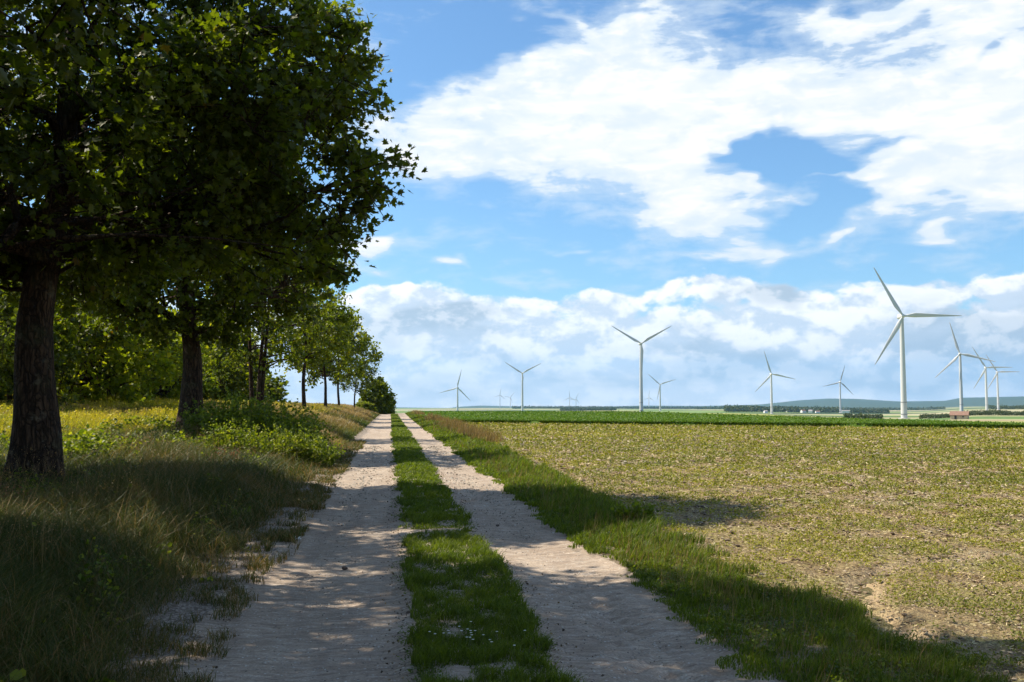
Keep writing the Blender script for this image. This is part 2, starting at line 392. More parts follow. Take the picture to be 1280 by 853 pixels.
# ------------------------------------------------------------------ trees
def tree_parts(seed, height, crown_r, crown_base, trunk_r, n_clusters, per, leaf, prof, fork=1, sprays=(), widest=0.42, lobes=0.22, lean=(0, 0), csize=0.6, shape='hex', flare=1.75, low=None, open_=0.38, squash=1.0):
    """returns (trunk mesh, crown mesh), base at the origin"""
    r = np.random.default_rng(seed)
    T = Geo(); C = Geo()
    hz = height
    top = np.array([lean[0], lean[1], hz * 0.88])
    stems = []
    for k in range(fork):
        off = np.array([0, 0, 0.0]) if fork == 1 else np.array([math.cos(k * 2.6) * trunk_r * 1.5, math.sin(k * 2.6) * trunk_r * 1.2, 0])
        m = 16
        tt = np.linspace(0, 1, m)
        P = off + tt[:, None] * (top + off * 3)
        P[:, 0] += (vnoise(tt * 4 + seed, seed * 1.0 + k) - vnoise(seed * 1.0, seed * 1.0 + k)) * 0.7 * trunk_r * 3 * tt ** 0.5
        P[:, 1] += (vnoise(tt * 4 + seed + 9, seed * 3.0 + k) - vnoise(seed + 9.0, seed * 3.0 + k)) * 0.7 * trunk_r * 3 * tt ** 0.5
        P[:, 2] -= 0.0; P[0, 2] = -0.5
        rad = trunk_r * (1 - 0.80 * tt ** 0.9)
        rad = rad * (1 + (flare - 1) * np.exp(-np.clip(P[:, 2], 0, None) / (trunk_r * 1.6)))
        nn = 18 if trunk_r > 0.3 else 9
        # refine near the base, uneven cross section
        tf = np.concatenate([np.linspace(0, 0.12, 9), np.linspace(0.12, 1, 26)[1:]])
        P2 = np.stack([np.interp(tf, tt, P[:, i]) for i in range(3)], 1)
        r2 = np.interp(tf, tt, rad)
        th = np.arange(nn) * 2 * PI / nn
        rr = r2[:, None] * (1 + 0.16 * (np.sin(5 * th + seed) + 0.5 * np.sin(3 * th + seed * 2))[None] * np.exp(-tf * 22)[:, None] + 0.04 * np.sin(3 * th + seed)[None] + 0.10 * (vnoise(np.cos(th)[None] * 2 + 5 + tf[:, None] * 2, np.sin(th)[None] * 2 + tf[:, None] * 16 + seed) - 0.5))
        T.tube(P2, rr, nn, cap=True)
        stems.append((tf, P2, r2))
    def trunk_at(z, k=0):
        tf, P2, r2 = stems[k]
        return np.array([np.interp(z, P2[:, 2], P2[:, 0]), np.interp(z, P2[:, 2], P2[:, 1]), z]), np.interp(z, P2[:, 2], r2)
    H0, H1 = crown_base, hz
    pz = np.array([p[0] for p in prof]); pr = np.array([p[1] for p in prof])
    # crown clusters
    cl = []
    tries = 0
    while len(cl) < n_clusters and tries < n_clusters * 60:
        tries += 1
        h = r.random(); rr = np.interp(h, pz, pr)
        if r.random() > rr ** 1.6: continue
        a = r.random() * 2 * PI
        lob = 1 + lobes * 2 * (vnoise(math.cos(a) * 1.6 + seed, math.sin(a) * 1.6 + h * 3.2) - 0.5) + lobes * (vnoise(math.cos(a) * 4 + seed, math.sin(a) * 4 + h * 8) - 0.5)
        q = r.random() ** open_ if r.random() < 0.85 else r.random() ** 0.6
        d = crown_r * rr * lob * q
        c = np.array([math.cos(a) * d, math.sin(a) * d * squash, H0 + h * (H1 - H0)])
        # gaps between the boughs
        if vnoise(c[0] * 0.75 + seed * 3, c[1] * 0.75 + c[2] * 0.75 + 7) < 0.27 and q > 0.45: continue
        cx, _ = trunk_at(min(c[2], hz * 0.85)); c[:2] += cx[:2]
        cl.append(c)
    for s_ in sprays: cl.append(np.array(s_, float))
    cl = np.array(cl)
    # primary limbs
    nl = max(6, int(crown_r * 2.6))
    limbs = []
    for k in range(nl):
        f = (k + 0.5) / nl
        z0 = crown_base * (1.0 if k else 0.95) + (hz * 0.74 - crown_base) * f ** 1.15
        a = k * 2.399 + seed
        h = min(0.95, (z0 - H0) / (H1 - H0) + 0.22)
        L = crown_r * np.interp(h, pz, pr) * (0.72 + 0.2 * r.random())
        p0, r0 = trunk_at(z0, k % fork)
        rise = 0.55 * L * (0.6 + f)
        p3 = p0 + np.array([math.cos(a) * L, math.sin(a) * L, rise if z0 + rise < H1 else H1 - z0 - 0.3])
        if low is not None and k < 3: p3[2] = p0[2] + low * L
        tt = np.linspace(0, 1, 9)[:, None]
        mid = (p0 + p3) / 2 + np.array([0, 0, 0.12 * L]) + r.normal(size=3) * 0.06 * L
        P = (1 - tt) ** 2 * p0 + 2 * tt * (1 - tt) * mid + tt ** 2 * p3
        P[1:-1] += r.normal(size=(7, 3)) * 0.035 * L
        rl = max(r0 * 0.55 * (1 - 0.35 * f), 0.03)
        rad = rl * (1 - 0.86 * tt[:, 0])
        T.tube(P, rad, 7); limbs.append((P, rad))
    LP = np.concatenate([l[0][2:] for l in limbs] + [s_[1][10:] for s_ in stems]); LR = np.concatenate([l[1][2:] for l in limbs] + [s_[2][10:] for s_ in stems])
    for c in cl:
        dd = np.linalg.norm(LP - c, axis=1) + np.clip(LP[:, 2] - c[2] + 0.3, 0, None) * 0.9
        j = int(dd.argmin()); p0 = LP[j]; r0 = min(LR[j] * 0.6, 0.05) + 0.006
        tt = np.linspace(0, 1, 5)[:, None]
        mid = (p0 + c) / 2 + r.normal(size=3) * 0.12 * np.linalg.norm(c - p0)
        P = (1 - tt) ** 2 * p0 + 2 * tt * (1 - tt) * mid + tt ** 2 * c
        T.tube(P, r0 * (1 - 0.8 * tt[:, 0]), 4)
        # twig leaves: an elongated clump pointing outward, plus leaves along the bough
        o = c - np.array([0, 0, (H0 + H1) / 2 * 0.8]); o[2] *= 0.5; o = o / (np.linalg.norm(o) + 1e-6)
        n = int(per * (0.6 + 0.8 * r.random()))
        sc_ = csize * (0.65 + 0.7 * r.random())
        nt = 4
        lp = []
        for q in range(nt):
            tip = unit(o * 1.0 + r.normal(size=3) * 0.75) * sc_ * 1.25
            tw = np.linspace(0, 1, 3)[:, None] * tip + c
            T.tube(tw, np.array([0.012, 0.009, 0.004]) * (1 + trunk_r), 3, cap=False)
            u = r.random((n // nt, 1)) ** 0.6
            lp.append(c + tip * u + r.normal(size=(n // nt, 3)) * sc_ * 0.17)
        lp = np.concatenate(lp)
        rnd = np.clip(r.random(len(lp)) * 0.75 + 0.25 * r.random(), 0, 1)
        leaves(C, lp, leaf, r, up=0.7, out=unit(lp - c) * 0.8 + o * 0.4, shape=shape, rnd=rnd)
    return T.mesh('trunk', smooth=True), C.mesh('crown')
def put_tree(name, parts, loc, label, cat, group, lmat, rz=0.0, scale=1.0, bark=MAT_BARK):
    e = empty(name, loc, label, cat, group, rz); e.scale = (scale,) * 3 if not isinstance(scale, tuple) else scale
    link('trunk', parts[0], bark, e); link('crown', parts[1], lmat, e)
    return e
PROF_BIG = [(0, .45), (.08, .8), (.22, .97), (.36, 1.0), (.55, .86), (.75, .62), (.9, .38), (1, .12)]
PROF_EGG = [(0, .35), (.12, .75), (.35, 1.0), (.6, .92), (.8, .65), (1, .15)]
PROF_BUSH = [(0, .8), (.2, .98), (.45, 1.0), (.7, .8), (.9, .5), (1, .2)]
G_ROW = 'trees in a row along the left side of the track'
X_ROW = -6.8
def row(u, x=X_ROW): p = at_x(u, x); return (p.x, p.y, Hs(p.x, p.y) - 0.03)
t1 = row(46, -6.35)
# boughs of the second tree in the photograph's crown outline that reach over the track
def spr(u, v, y, base):
    d = ray(u, v); k = (y - CY) / d.y; return (CX + d.x * k - base[0], y - base[1], EYE + d.z * k - base[2])
SPR1 = [spr(u - 38, v, t1[1] + dy, t1) for u, v, dy in [
    (462, 50, .4), (448, 42, -.5), (470, 78, .2), (455, 90, -.8), (472, 122, .6), (452, 130, -.2), (445, 160, .3), (468, 190, .5), (488, 197, 0), (503, 203, .1), (480, 215, -.6), (470, 232, .4),
    (485, 228, -.2), (455, 250, .4), (462, 265, -.4), (440, 275, .6), (445, 290, 0), (425, 305, .3), (430, 325, -.3), (412, 335, .3), (425, 20, .2), (400, 12, -.5), (435, 200, 1.0), (440, 110, 1.2), (410, 280, 1.), (400, 310, -1),
    (420, 150, -1.2), (430, 240, -1.1), (405, 60, .7), (390, 40, -.9)]]
tree1 = tree_parts(11, 12.2, 4.95, 3.75, 0.36, 760, 120, 0.115, [(0, .42), (.08, .8), (.22, .97), (.36, 1.0), (.5, .84), (.65, .64), (.8, .45), (1, .12)], sprays=SPR1, lean=(0.5, 0.4), csize=0.58, low=0.12, shape='maple', squash=0.80)
put_tree('maple_tree', tree1, t1, 'large dark maple with the thickest trunk in view, its boughs reaching over the track', 'tree', G_ROW, MAT_MAPLE)
t0 = (-7.3, 7.2, 0.0)
tree0 = tree_parts(23, 11.6, 5.2, 3.8, 0.40, 780, 110, 0.115, PROF_BIG, csize=0.55, lobes=0.16, shape='maple')
put_tree('maple_tree', tree0, t0, 'maple nearest the viewer, only its overhanging boughs showing at the upper left edge', 'tree', G_ROW, MAT_MAPLE)
put_tree('maple_tree', tree0, (-13.8, 7.0, 0.0), 'maple outside the left edge whose shade falls on the tall grass', 'tree', 'trees left of the row', MAT_MAPLE, rz=2.2, scale=0.95)
put_tree('maple_tree', tree0, (-14.9, 17.5, 0.0), 'farther maple outside the left edge, level with the thickest trunk', 'tree', 'trees left of the row', MAT_MAPLE, rz=4.0, scale=0.95)
t2 = row(240)
tree2 = tree_parts(35, 10.6, 4.0, 3.6, 0.38, 430, 95, 0.135, PROF_BIG, csize=0.55, lean=(-0.5, 0), low=0.25, lobes=0.3)
put_tree('maple_tree', tree2, t2, 'second dark-trunked maple, standing in the tall grass beside the leafy shrub', 'tree', G_ROW, MAT_MAPLE)
tree3 = tree_parts(41, 10.3, 3.3, 2.6, 0.12, 165, 46, 0.15, PROF_EGG, fork=3, csize=0.5, lobes=0.35)
t3 = row(320)
put_tree('maple_tree', tree3, t3, 'airy tree with several slender stems rising behind the leafy shrub', 'tree', G_ROW, MAT_YOUNG)
tree4 = tree_parts(57, 10.4, 3.4, 4.1, 0.17, 175, 48, 0.18, PROF_EGG, csize=0.6, lobes=0.25)
t4 = row(380, -6.9)
put_tree('maple_tree', tree4, t4, 'olive green young tree with a straight bare trunk against the sky', 'tree', G_ROW, MAT_YOUNG)
tree5 = tree_parts(63, 10.5, 3.7, 3.4, 0.16, 150, 46, 0.21, PROF_EGG, csize=0.7, lobes=0.25)
t5 = row(407, -6.6)
put_tree('maple_tree', tree5, t5, 'young tree with yellow-green leaves, second of the four slim trunks against the sky', 'tree', G_ROW, MAT_YOUNG, rz=1.0)
tree6 = tree_parts(77, 11.0, 4.3, 3.6, 0.16, 160, 46, 0.24, [(0, .3), (.1, .7), (.3, 1), (.55, .95), (.8, .6), (1, .15)], csize=0.8, lobes=0.35)
t6 = row(424, -6.4)
put_tree('maple_tree', tree6, t6, 'dark young tree spreading widest towards the track, third of the four slim trunks', 'tree', G_ROW, MAT_YOUNG, rz=2.0)
t7 = row(443, -5.9)
put_tree('maple_tree', tree5, t7, 'smallest and farthest of the row trees, with a dark round crown', 'tree', G_ROW, MAT_MAPLE, rz=4.0, scale=(0.85, 0.85, 0.85))
# the bush clump where the track meets the sky
bushp = tree_parts(91, 6.0, 2.6, 0.3, 0.16, 150, 60, 0.32, PROF_BUSH, csize=0.7, lobes=0.2)
pb = at_x(470, -3.9)
for i, (u, yy, s, lab) in enumerate([(470, 172, (1.0, 1.0, .98), 'tall rounded bush at the left where the track meets the sky'), (481, 178, (0.62, 0.62, 0.62), 'lower bush hugging the right flank of the tall rounded bush'), (455, 160, (0.6, .6, .28), 'lowest bush in the dry grass left of the tall rounded bush')]):
    d = ray(u, 506); k = yy / d.y; x = CX + d.x * k
    put_tree('bush', bushp, (x, yy, Hs(x, yy) - 0.1), lab, 'bush', 'bushes at the far end of the track', MAT_YOUNG, rz=i * 2.1, scale=s)

# wood behind the meadow
woodA = tree_parts(101, 9.0, 4.3, 0.9, 0.22, 300, 70, 0.24, [(0, .7), (.12, .95), (.35, 1), (.6, .9), (.8, .65), (1, .2)], csize=0.75, lobes=0.25)
woodB = tree_parts(113, 8.5, 3.8, 0.7, 0.18, 280, 70, 0.24, PROF_BUSH, fork=2, csize=0.7, lobes=0.3)
woodC = tree_parts(127, 3.4, 2.4, 0.1, 0.08, 150, 60, 0.20, PROF_BUSH, fork=2, csize=0.55, lobes=0.3)
bushW = tree_parts(133, 4.3, 2.1, 0.25, 0.08, 190, 55, 0.13, PROF_EGG, fork=3, csize=0.42, lobes=0.4, open_=0.5)
MAT_WOOD_SUNLIT = leaf_mat('sunlit_wood_leaves', [(0.0, (0.10, 0.15, 0.014)), (0.6, (0.22, 0.28, 0.02)), (1.0, (0.42, 0.40, 0.03))], 0.5, (1.8, 1.7, 0.4))  # brighter copy of the wood leaves, with sunlight painted into the colour
wl = ['dense wood-edge tree behind the meadow, left of the thickest trunk', 'dark wood-edge tree seen just behind the thickest trunk', 'yellow-green wood-edge tree in the gap between the two thick trunks',
      'wood-edge tree under the small patch of sky between the two thick trunks', 'deep green wood-edge tree left of the second thick trunk', 'wood-edge tree hidden mostly behind the second thick trunk',
      'dark wood-edge tree just right of the second thick trunk', 'last wood-edge tree, sloping down to the sky beside the slender stems']
us = [-28, 38, 118, 165, 205, 238, 262, 278]
for i, u in enumerate(us):
    x = [-27, -26, -25.5, -26, -24.5, -23.5, -22, -20.5][i]
    p = at_x(u, x)
    base = (woodA, woodB)[i % 2]
    lm = MAT_WOOD_SUNLIT if i in (2, 3) else MAT_WOOD
    put_tree('wood_edge_tree', base, (p.x, p.y, Hs(p.x, p.y) - 0.1), wl[i], 'tree', 'trees of the wood behind the meadow', lm, rz=i * 1.7, scale=[1.5, 1.4, 1.12, 0.9, 1.05, 1.15, 1.2, 1.05][i])
for i, (u, x, s, lab) in enumerate([(112, -15.5, 1.75, 'sunlit yellow-green bush just right of the thickest trunk'), (152, -16.0, 1.35, 'sunlit yellow-green bush midway between the two thick trunks'), (204, -15.0, 1.5, 'sunlit yellow-green bush touching the left side of the second thick trunk'),
        (14, -17.0, 1.5, 'sunlit bush left of the thickest trunk, behind the meadow'), (272, -15.2, 1.3, 'bush right of the second thick trunk, in front of the dark wood')]):
    p = at_x(u, x)
    put_tree('sunlit_bush', bushW, (p.x, p.y, Hs(p.x, p.y) - 0.1), lab, 'bush', 'bushes before the wood', MAT_WOOD_SUNLIT if i < 3 else MAT_WOOD, rz=i * 1.9, scale=s)
rb = np.random.default_rng(5)
nb = ['undergrowth shrub at the foot of the wood, at the left edge', 'undergrowth shrub at the wood foot just right of the thickest trunk', 'undergrowth shrub at the wood foot midway between the two thick trunks',
      'undergrowth shrub at the wood foot close left of the second thick trunk', 'undergrowth shrub at the wood foot close right of the second thick trunk', 'undergrowth shrub at the very end of the wood']
for i, u in enumerate([8, 100, 148, 196, 268, 292]):
    p = at_x(u, -21.5 + i * 0.9)
    put_tree('undergrowth_shrub', woodC, (p.x, p.y, Hs(p.x, p.y) - 0.1), nb[i], 'shrub', 'shrubs at the foot of the wood', MAT_WOOD, rz=i * 1.3, scale=(1.6 + .1 * (i % 3), 1.6 + .1 * (i % 3), 1.25 - 0.1 * (i % 2)))

# ------------------------------------------------------------------ ground
def ground_mat():
    m, t, out = new_mat('open_country')
    pos = t.node('ShaderNodeNewGeometry').outputs['Position']
    x, y, z = t.sep(pos)
    # field patchwork
    wv = t.vm('ADD', t.vm('MULTIPLY', pos, (1 / 620.0, 1 / 300.0, 0)), t.vm('SCALE', t.node('ShaderNodeTexNoise', {'Vector': t.vm('SCALE', pos, 1 / 1500.0), 'Scale': 1.0, 'Detail': 2}).outputs['Color'], 0.8))
    vor = t.node('ShaderNodeTexVoronoi', {'Vector': wv, 'Scale': 1.0}, feature='F1').outputs['Color']
    vx = t.sep(vor)[0]
    fld = t.ramp(vx, [(0.0, (0.10, 0.17, 0.05)), (0.22, (0.30, 0.29, 0.15)), (0.40, (0.17, 0.24, 0.07)), (0.55, (0.36, 0.33, 0.20)), (0.70, (0.13, 0.19, 0.06)), (0.84, (0.24, 0.19, 0.12)), (0.93, (0.035, 0.06, 0.025))], 'CONSTANT')
    fine = t.noise(pos, 0.05, 4)
    fld = t.mix(t.smooth(fine, 0.3, 0.75, 0, 0.25), fld, (0.12, 0.15, 0.06))
    # wooded hills far away
    dist = t.vm('LENGTH', t.vm('MULTIPLY', pos, (1, 1, 0)))
    wood = t.m('MULTIPLY', t.smooth(dist, 7000, 8200), t.smooth(t.noise(pos, 0.0009, 3), 0.15, 0.32))
    fld = t.mix(wood, fld, (0.06, 0.085, 0.05))
    near = t.ramp(t.noise(pos, 1.1, 6, 0.65), [(0.3, (0.060, 0.060, 0.025)), (0.7, (0.12, 0.10, 0.05))])
    col = t.mix(t.smooth(dist, 150, 330), near, fld)
    p = t.node('ShaderNodeBsdfPrincipled', {'Base Color': col, 'Roughness': 0.95, 'Specular IOR Level': 0.1})
    t.l.new(p.outputs[0], out.inputs[0]); return m
bear = np.concatenate([np.arange(-36, 44, 0.22), np.arange(44, 324, 5)]) * PI / 180
rad = np.concatenate([[0.0], np.geomspace(1.5, 16500, 300)])
RR, BB = np.meshgrid(rad, bear, indexing='ij')
gx = CX + RR * np.sin(BB); gy = RR * np.cos(BB)
gz = H(gx, gy) - 0.07 * (1 - ss(300, 900, RR))
nb_, nr_ = len(bear), len(rad)
i = np.arange(nr_ - 1)[:, None] * nb_; j = np.arange(nb_)[None]; j2 = (j + 1) % nb_
F = np.stack([i + j, i + j2, i + nb_ + j2, i + nb_ + j], -1).reshape(-1, 4)[:, ::-1]
me = np_mesh('ground', np.stack([gx, gy, gz], -1).reshape(-1, 3), [F], smooth=True)
tag(link('ground', me, ground_mat()), kind='structure')

def grid(name, X, Y, Z, mat, attr=None, label_kind='structure', smooth=True):
    n, m = X.shape
    i = np.arange(n - 1)[:, None] * m; j = np.arange(m - 1)[None]
    F = np.stack([i + j, i + j + 1, i + m + j + 1, i + m + j], -1).reshape(-1, 4)
    me = np_mesh(name, np.stack([X, Y, Z], -1).reshape(-1, 3), [F], attr, smooth)
    return tag(link(name, me, mat), kind=label_kind)
def rag(y, seed, amp):
    y = np.asarray(y, float)
    return amp * 0.75 * (2 * fbm(y * 0.9 + seed * 31, seed + y * 0, 3, 1.0) - 1) + amp * 0.9 * (2 * fbm(y * 5.0 + seed * 7, seed * 2.0 + y * 0, 4, 1.0) - 1)
e_LL = lambda y: -1.90 - 0.0035 * np.clip(y - 25, 0, 200) * 0.6 + rag(y, 1, 0.16)
e_CL = lambda y: -0.40 - 0.0012 * np.clip(y, 0, 200) + rag(y, 2, 0.09)
e_CR = lambda y: 0.45 - 0.0005 * np.clip(y, 0, 200) + rag(y, 3, 0.11)
e_RR = lambda y: 1.72 + 0.004 * np.clip(y - 22, 0, 200) * 0.8 + rag(y, 4, 0.10)
e_VR = lambda y: 2.75 + 0.012 * np.clip(y - 8, 0, 80) + rag(y, 5, 0.25)
ye = lambda x: 87.6 - 0.742 * (np.asarray(x, float) - 4.3)

def dirt_mat():
    m, t, out = new_mat('track_gravel')
    pos = t.node('ShaderNodeNewGeometry').outputs['Position']
    big = t.noise(t.vm('MULTIPLY', pos, (1.0, 0.45, 1)), 1.2, 5, 0.6)
    streak = t.noise(t.vm('MULTIPLY', pos, (1.6, 9.0, 1)), 2.0, 6, 0.6, 0.4)
    fine = t.noise(pos, 55.0, 5, 0.7)
    col = t.ramp(big, [(0.25, (0.29, 0.222, 0.16)), (0.5, (0.41, 0.328, 0.25)), (0.75, (0.52, 0.43, 0.335))])
    col = t.mix(t.smooth(streak, 0.45, 0.68, 0, 0.75), col, (0.60, 0.515, 0.43))
    col = t.mix(t.smooth(streak, 0.30, 0.47, 0.6, 0), col, (0.22, 0.165, 0.125))
    st2 = t.noise(t.vm('MULTIPLY', pos, (3.2, 16.0, 1)), 2.3, 5, 0.65, 0.8)
    col = t.mix(t.smooth(st2, 0.36, 0.52, 0.55, 0), col, (0.20, 0.15, 0.115))
    lane = t.noise(t.vm('MULTIPLY', pos, (5.0, 0.12, 1)), 1.0, 3, 0.5)
    col = t.mix(t.smooth(lane, 0.45, 0.65, 0, 0.25), col, (0.26, 0.20, 0.16))
    col = t.mix(t.smooth(fine, 0.40, 0.62, 0.42, 0), col, (0.17, 0.13, 0.105))
    v = t.node('ShaderNodeTexVoronoi', {'Vector': t.vm('MULTIPLY', pos, (1, 1, 0.4)), 'Scale': 38.0}, feature='F1')
    vr = t.sep(v.outputs['Color'])[0]
    peb = t.m('MULTIPLY', t.smooth(v.outputs['Distance'], 0.22, 0.42, 1, 0), t.m('GREATER_THAN', vr, 0.72))
    col = t.mix(t.m('MULTIPLY', peb, 0.65), col, t.ramp(vr, [(0.72, (0.10, 0.08, 0.07)), (0.86, (0.42, 0.38, 0.34)), (1.0, (0.72, 0.69, 0.64))]))
    hgt = t.m('ADD', t.m('ADD', t.m('MULTIPLY', fine, 0.006), t.m('MULTIPLY', t.m('ADD', streak, t.m('MULTIPLY', st2, 0.6)), 0.035)), t.m('MULTIPLY', peb, 0.006))
    b = t.node('ShaderNodeBump', {'Height': hgt, 'Strength': 1.0, 'Distance': 1.0})
    p = t.node('ShaderNodeBsdfPrincipled', {'Base Color': col, 'Roughness': 0.93, 'Specular IOR Level': 0.15, 'Normal': b.outputs[0]})
    t.l.new(p.outputs[0], out.inputs[0]); return m
MAT_DIRT = dirt_mat()
def litter_mat(name, a, b, c, worn=False):
    m, t, out = new_mat(name)
    pos = t.node('ShaderNodeNewGeometry').outputs['Position']
    n1 = t.noise(pos, 2.4, 7, 0.7); n2 = t.noise(pos, 38.0, 5, 0.7)
    col = t.ramp(n1, [(0.32, a), (0.5, b), (0.68, c)])
    if worn:      # trampled gravel reaching into the verge
        nn = t.noise(pos, 1.7, 6, 0.7)
        e = t.m('ADD', t.sep(pos)[0], t.m('MULTIPLY', t.m('SUBTRACT', nn, 0.5), 3.2))
        col = t.mix(t.smooth(e, -3.1, -1.9), col, t.mix(t.smooth(n2, 0.35, 0.65), (0.20, 0.16, 0.13), (0.37, 0.315, 0.265)))
    col = t.mix(t.smooth(n2, 0.38, 0.6, 0.55, 0), col, (0.035, 0.028, 0.02))
    bp = t.node('ShaderNodeBump', {'Height': t.m('ADD', t.m('MULTIPLY', n2, 0.02), t.m('MULTIPLY', n1, 0.05)), 'Strength': 1.0, 'Distance': 1.0})
    p = t.node('ShaderNodeBsdfPrincipled', {'Base Color': col, 'Roughness': 0.95, 'Specular IOR Level': 0.1, 'Normal': bp.outputs[0]})
    t.l.new(p.outputs[0], out.inputs[0]); return m
MAT_LITTER = litter_mat('verge_soil', (0.09, 0.07, 0.045), (0.15, 0.12, 0.075), (0.10, 0.11, 0.045), True)
MAT_LITTER2 = litter_mat('grass_soil', (0.13, 0.105, 0.06), (0.22, 0.175, 0.12), (0.32, 0.26, 0.20))
def field_mat():
    m, t, out = new_mat('stubble_soil')
    pos = t.node('ShaderNodeNewGeometry').outputs['Position']
    n0 = t.noise(t.vm('MULTIPLY', pos, (1, .6, 1)), 0.16, 4, 0.55)
    n1 = t.noise(pos, 3.0, 7, 0.72); n2 = t.noise(pos, 26.0, 6, 0.7); n3 = t.noise(t.vm('ADD', pos, (9, 4, 0)), 1.3, 6, 0.65)
    col = t.ramp(n1, [(0.3, (0.17, 0.115, 0.065)), (0.5, (0.31, 0.23, 0.125)), (0.72, (0.46, 0.355, 0.20))])
    col = t.mix(t.smooth(n3, 0.46, 0.60, 0, 0.55), col, (0.28, 0.27, 0.08))
    col = t.mix(t.smooth(n0, 0.35, 0.7, 0.0, 0.3), col, (0.34, 0.30, 0.11))
    col = t.mix(t.smooth(t.sep(pos)[1], 18, 55, 0, 0.5), col, (0.36, 0.33, 0.10))
    drill = t.noise(t.vm('MULTIPLY', pos, (4.5, 0.10, 1)), 1.0, 3, 0.5)
    col = t.mix(t.smooth(drill, 0.5, 0.68, 0, 0.3), col, (0.22, 0.15, 0.09))
    col = t.mix(t.smooth(n2, 0.38, 0.60, 0.8, 0), col, (0.075, 0.05, 0.03))
    col = t.mix(t.smooth(t.node('ShaderNodeAttribute', attribute_name='bare').outputs['Fac'], 0.1, 0.8, 0, 0.65), col, (0.44, 0.33, 0.21))
    bp = t.node('ShaderNodeBump', {'Height': t.m('ADD', t.m('MULTIPLY', n2, 0.03), t.m('MULTIPLY', n1, 0.05)), 'Strength': 1.0, 'Distance': 1.0})
    p = t.node('ShaderNodeBsdfPrincipled', {'Base Color': col, 'Roughness': 0.95, 'Specular IOR Level': 0.1, 'Normal': bp.outputs[0]})
    t.l.new(p.outputs[0], out.inputs[0]); return m
ys = np.concatenate([np.arange(-10, 3, 0.25), np.arange(3, 11, 0.022), np.geomspace(11, 36, 420)[1:], np.geomspace(36, 330, 260)[1:]])
def rutdz(x, y, xl, xr, chev):
    e = np.minimum(ss(0, 0.14, x - xl), ss(0, 0.14, xr - x))
    w = 1 - ss(25, 60, y)
    f = (fbm(x * 2.2 + 5, y * 1.3, 4) - 0.5) * 0.05 + (fbm(x * 1.4, y * 8, 4) - 0.5) * 0.030 + (fbm(x * 22, y * 26, 2) - 0.5) * 0.010
    wheel = -0.02 * np.exp(-((x - (xl + xr) / 2) / 0.35) ** 2)
    if chev:
        ph = (y * 9.0 + 2.2 * np.abs(x - 1.12) * 4) * 1.15
        g = np.exp(-((x - 1.12) / 0.28) ** 2) * (1 - ss(8.2, 10, y)) * (vnoise(x * 5, y * 2.5) > 0.25)
        f = f + 0.018 * np.tanh(2 * np.sin(ph * 2)) * g
    return e * (f * w + wheel - 0.022)
def strip(name, fl, fr, nx, mat, dz, kind='structure', ysv=ys, pw=1.0):
    f = (np.linspace(0, 1, nx) ** pw)[None, :]
    Y = np.repeat(ysv[:, None], nx, 1)
    xl = fl(ysv)[:, None]; xr = fr(ysv)[:, None]
    X = xl + (xr - xl) * f
    return grid(name, X, Y, H(X, Y) + dz(X, Y, xl, xr), mat, label_kind=kind)
strip('track', e_LL, e_CL, 56, MAT_DIRT, lambda x, y, a, b: rutdz(x, y, a, b, False))
strip('track', e_CR, e_RR, 50, MAT_DIRT, lambda x, y, a, b: rutdz(x, y, a, b, True))
mound = lambda x, y, a, b: np.minimum(ss(0, 0.2, x - a), ss(0, 0.2, b - x)) * (0.015 + 0.05 * (fbm(x * 3, y * 3, 3) - 0.4) * (1 - ss(40, 80, y)))
strip('verge', e_CL, e_CR, 18, MAT_DIRT, mound)
strip('verge', e_RR, e_VR, 18, MAT_LITTER2, mound)
strip('verge', lambda y: np.full_like(y, -40.0), e_LL, 60, MAT_LITTER, lambda x, y, a, b: ss(0, 0.3, b - x) * (0.02 + 0.10 * (fbm(x * 1.2, y * 1.2, 4) - 0.45)) * (1 - ss(60, 120, y)) + 0.0, pw=0.35)
# stubble field with the curved tyre furrow
ARC = np.array([(5.9, 10.1), (5.3, 9.9), (4.66, 9.59), (4.17, 9.31), (3.8, 8.9), (3.56, 8.4), (3.3, 7.9), (3.15, 7.43), (3.04, 6.76), (3.2, 6.29), (3.5, 5.8), (4.0, 5.2)])
def arc_d(x, y):
    d = np.full(np.shape(x), 9.0)
    for (a, b) in zip(ARC[:-1], ARC[1:]):
        ab = b - a; t = np.clip(((x - a[0]) * ab[0] + (y - a[1]) * ab[1]) / (ab @ ab), 0, 1)
        d = np.minimum(d, np.hypot(x - a[0] - t * ab[0], y - a[1] - t * ab[1]))
    return d
fx = np.concatenate([np.linspace(0, 6, 240), np.geomspace(6, 92, 160)[1:]])
fj = np.linspace(0, 1, 560)[:, None]
x0 = fx[None, :]
yend = np.maximum(ye(x0 + 2.6), 3.5)
Y = 3.0 * (yend / 3.0) ** fj
X = e_VR(Y) - 0.12 + x0
Y = np.minimum(Y, np.maximum(ye(X), 3.0) + 0.0)
ad = arc_d(X, Y)
fz = (1 - ss(30, 60, Y)) * (0.045 * (fbm(X * 2.2, Y * 2.2, 4) - 0.5) + 0.05 * (fbm(X * 7, Y * 7, 3) - 0.5)) + fbm(X * 4, Y * 4, 3) * (-0.15 * np.exp(-(ad / 0.12) ** 2) + 0.04 * np.exp(-((ad - 0.27) / 0.10) ** 2))
bare = np.exp(-(ad / 0.19) ** 2) * ss(0.2, 0.5, fbm(X * 2.5, Y * 2.5, 3))
grid('stubble_field', X, Y, H(X, Y) + fz - 0.004, field_mat(), {'bare': bare.ravel()})

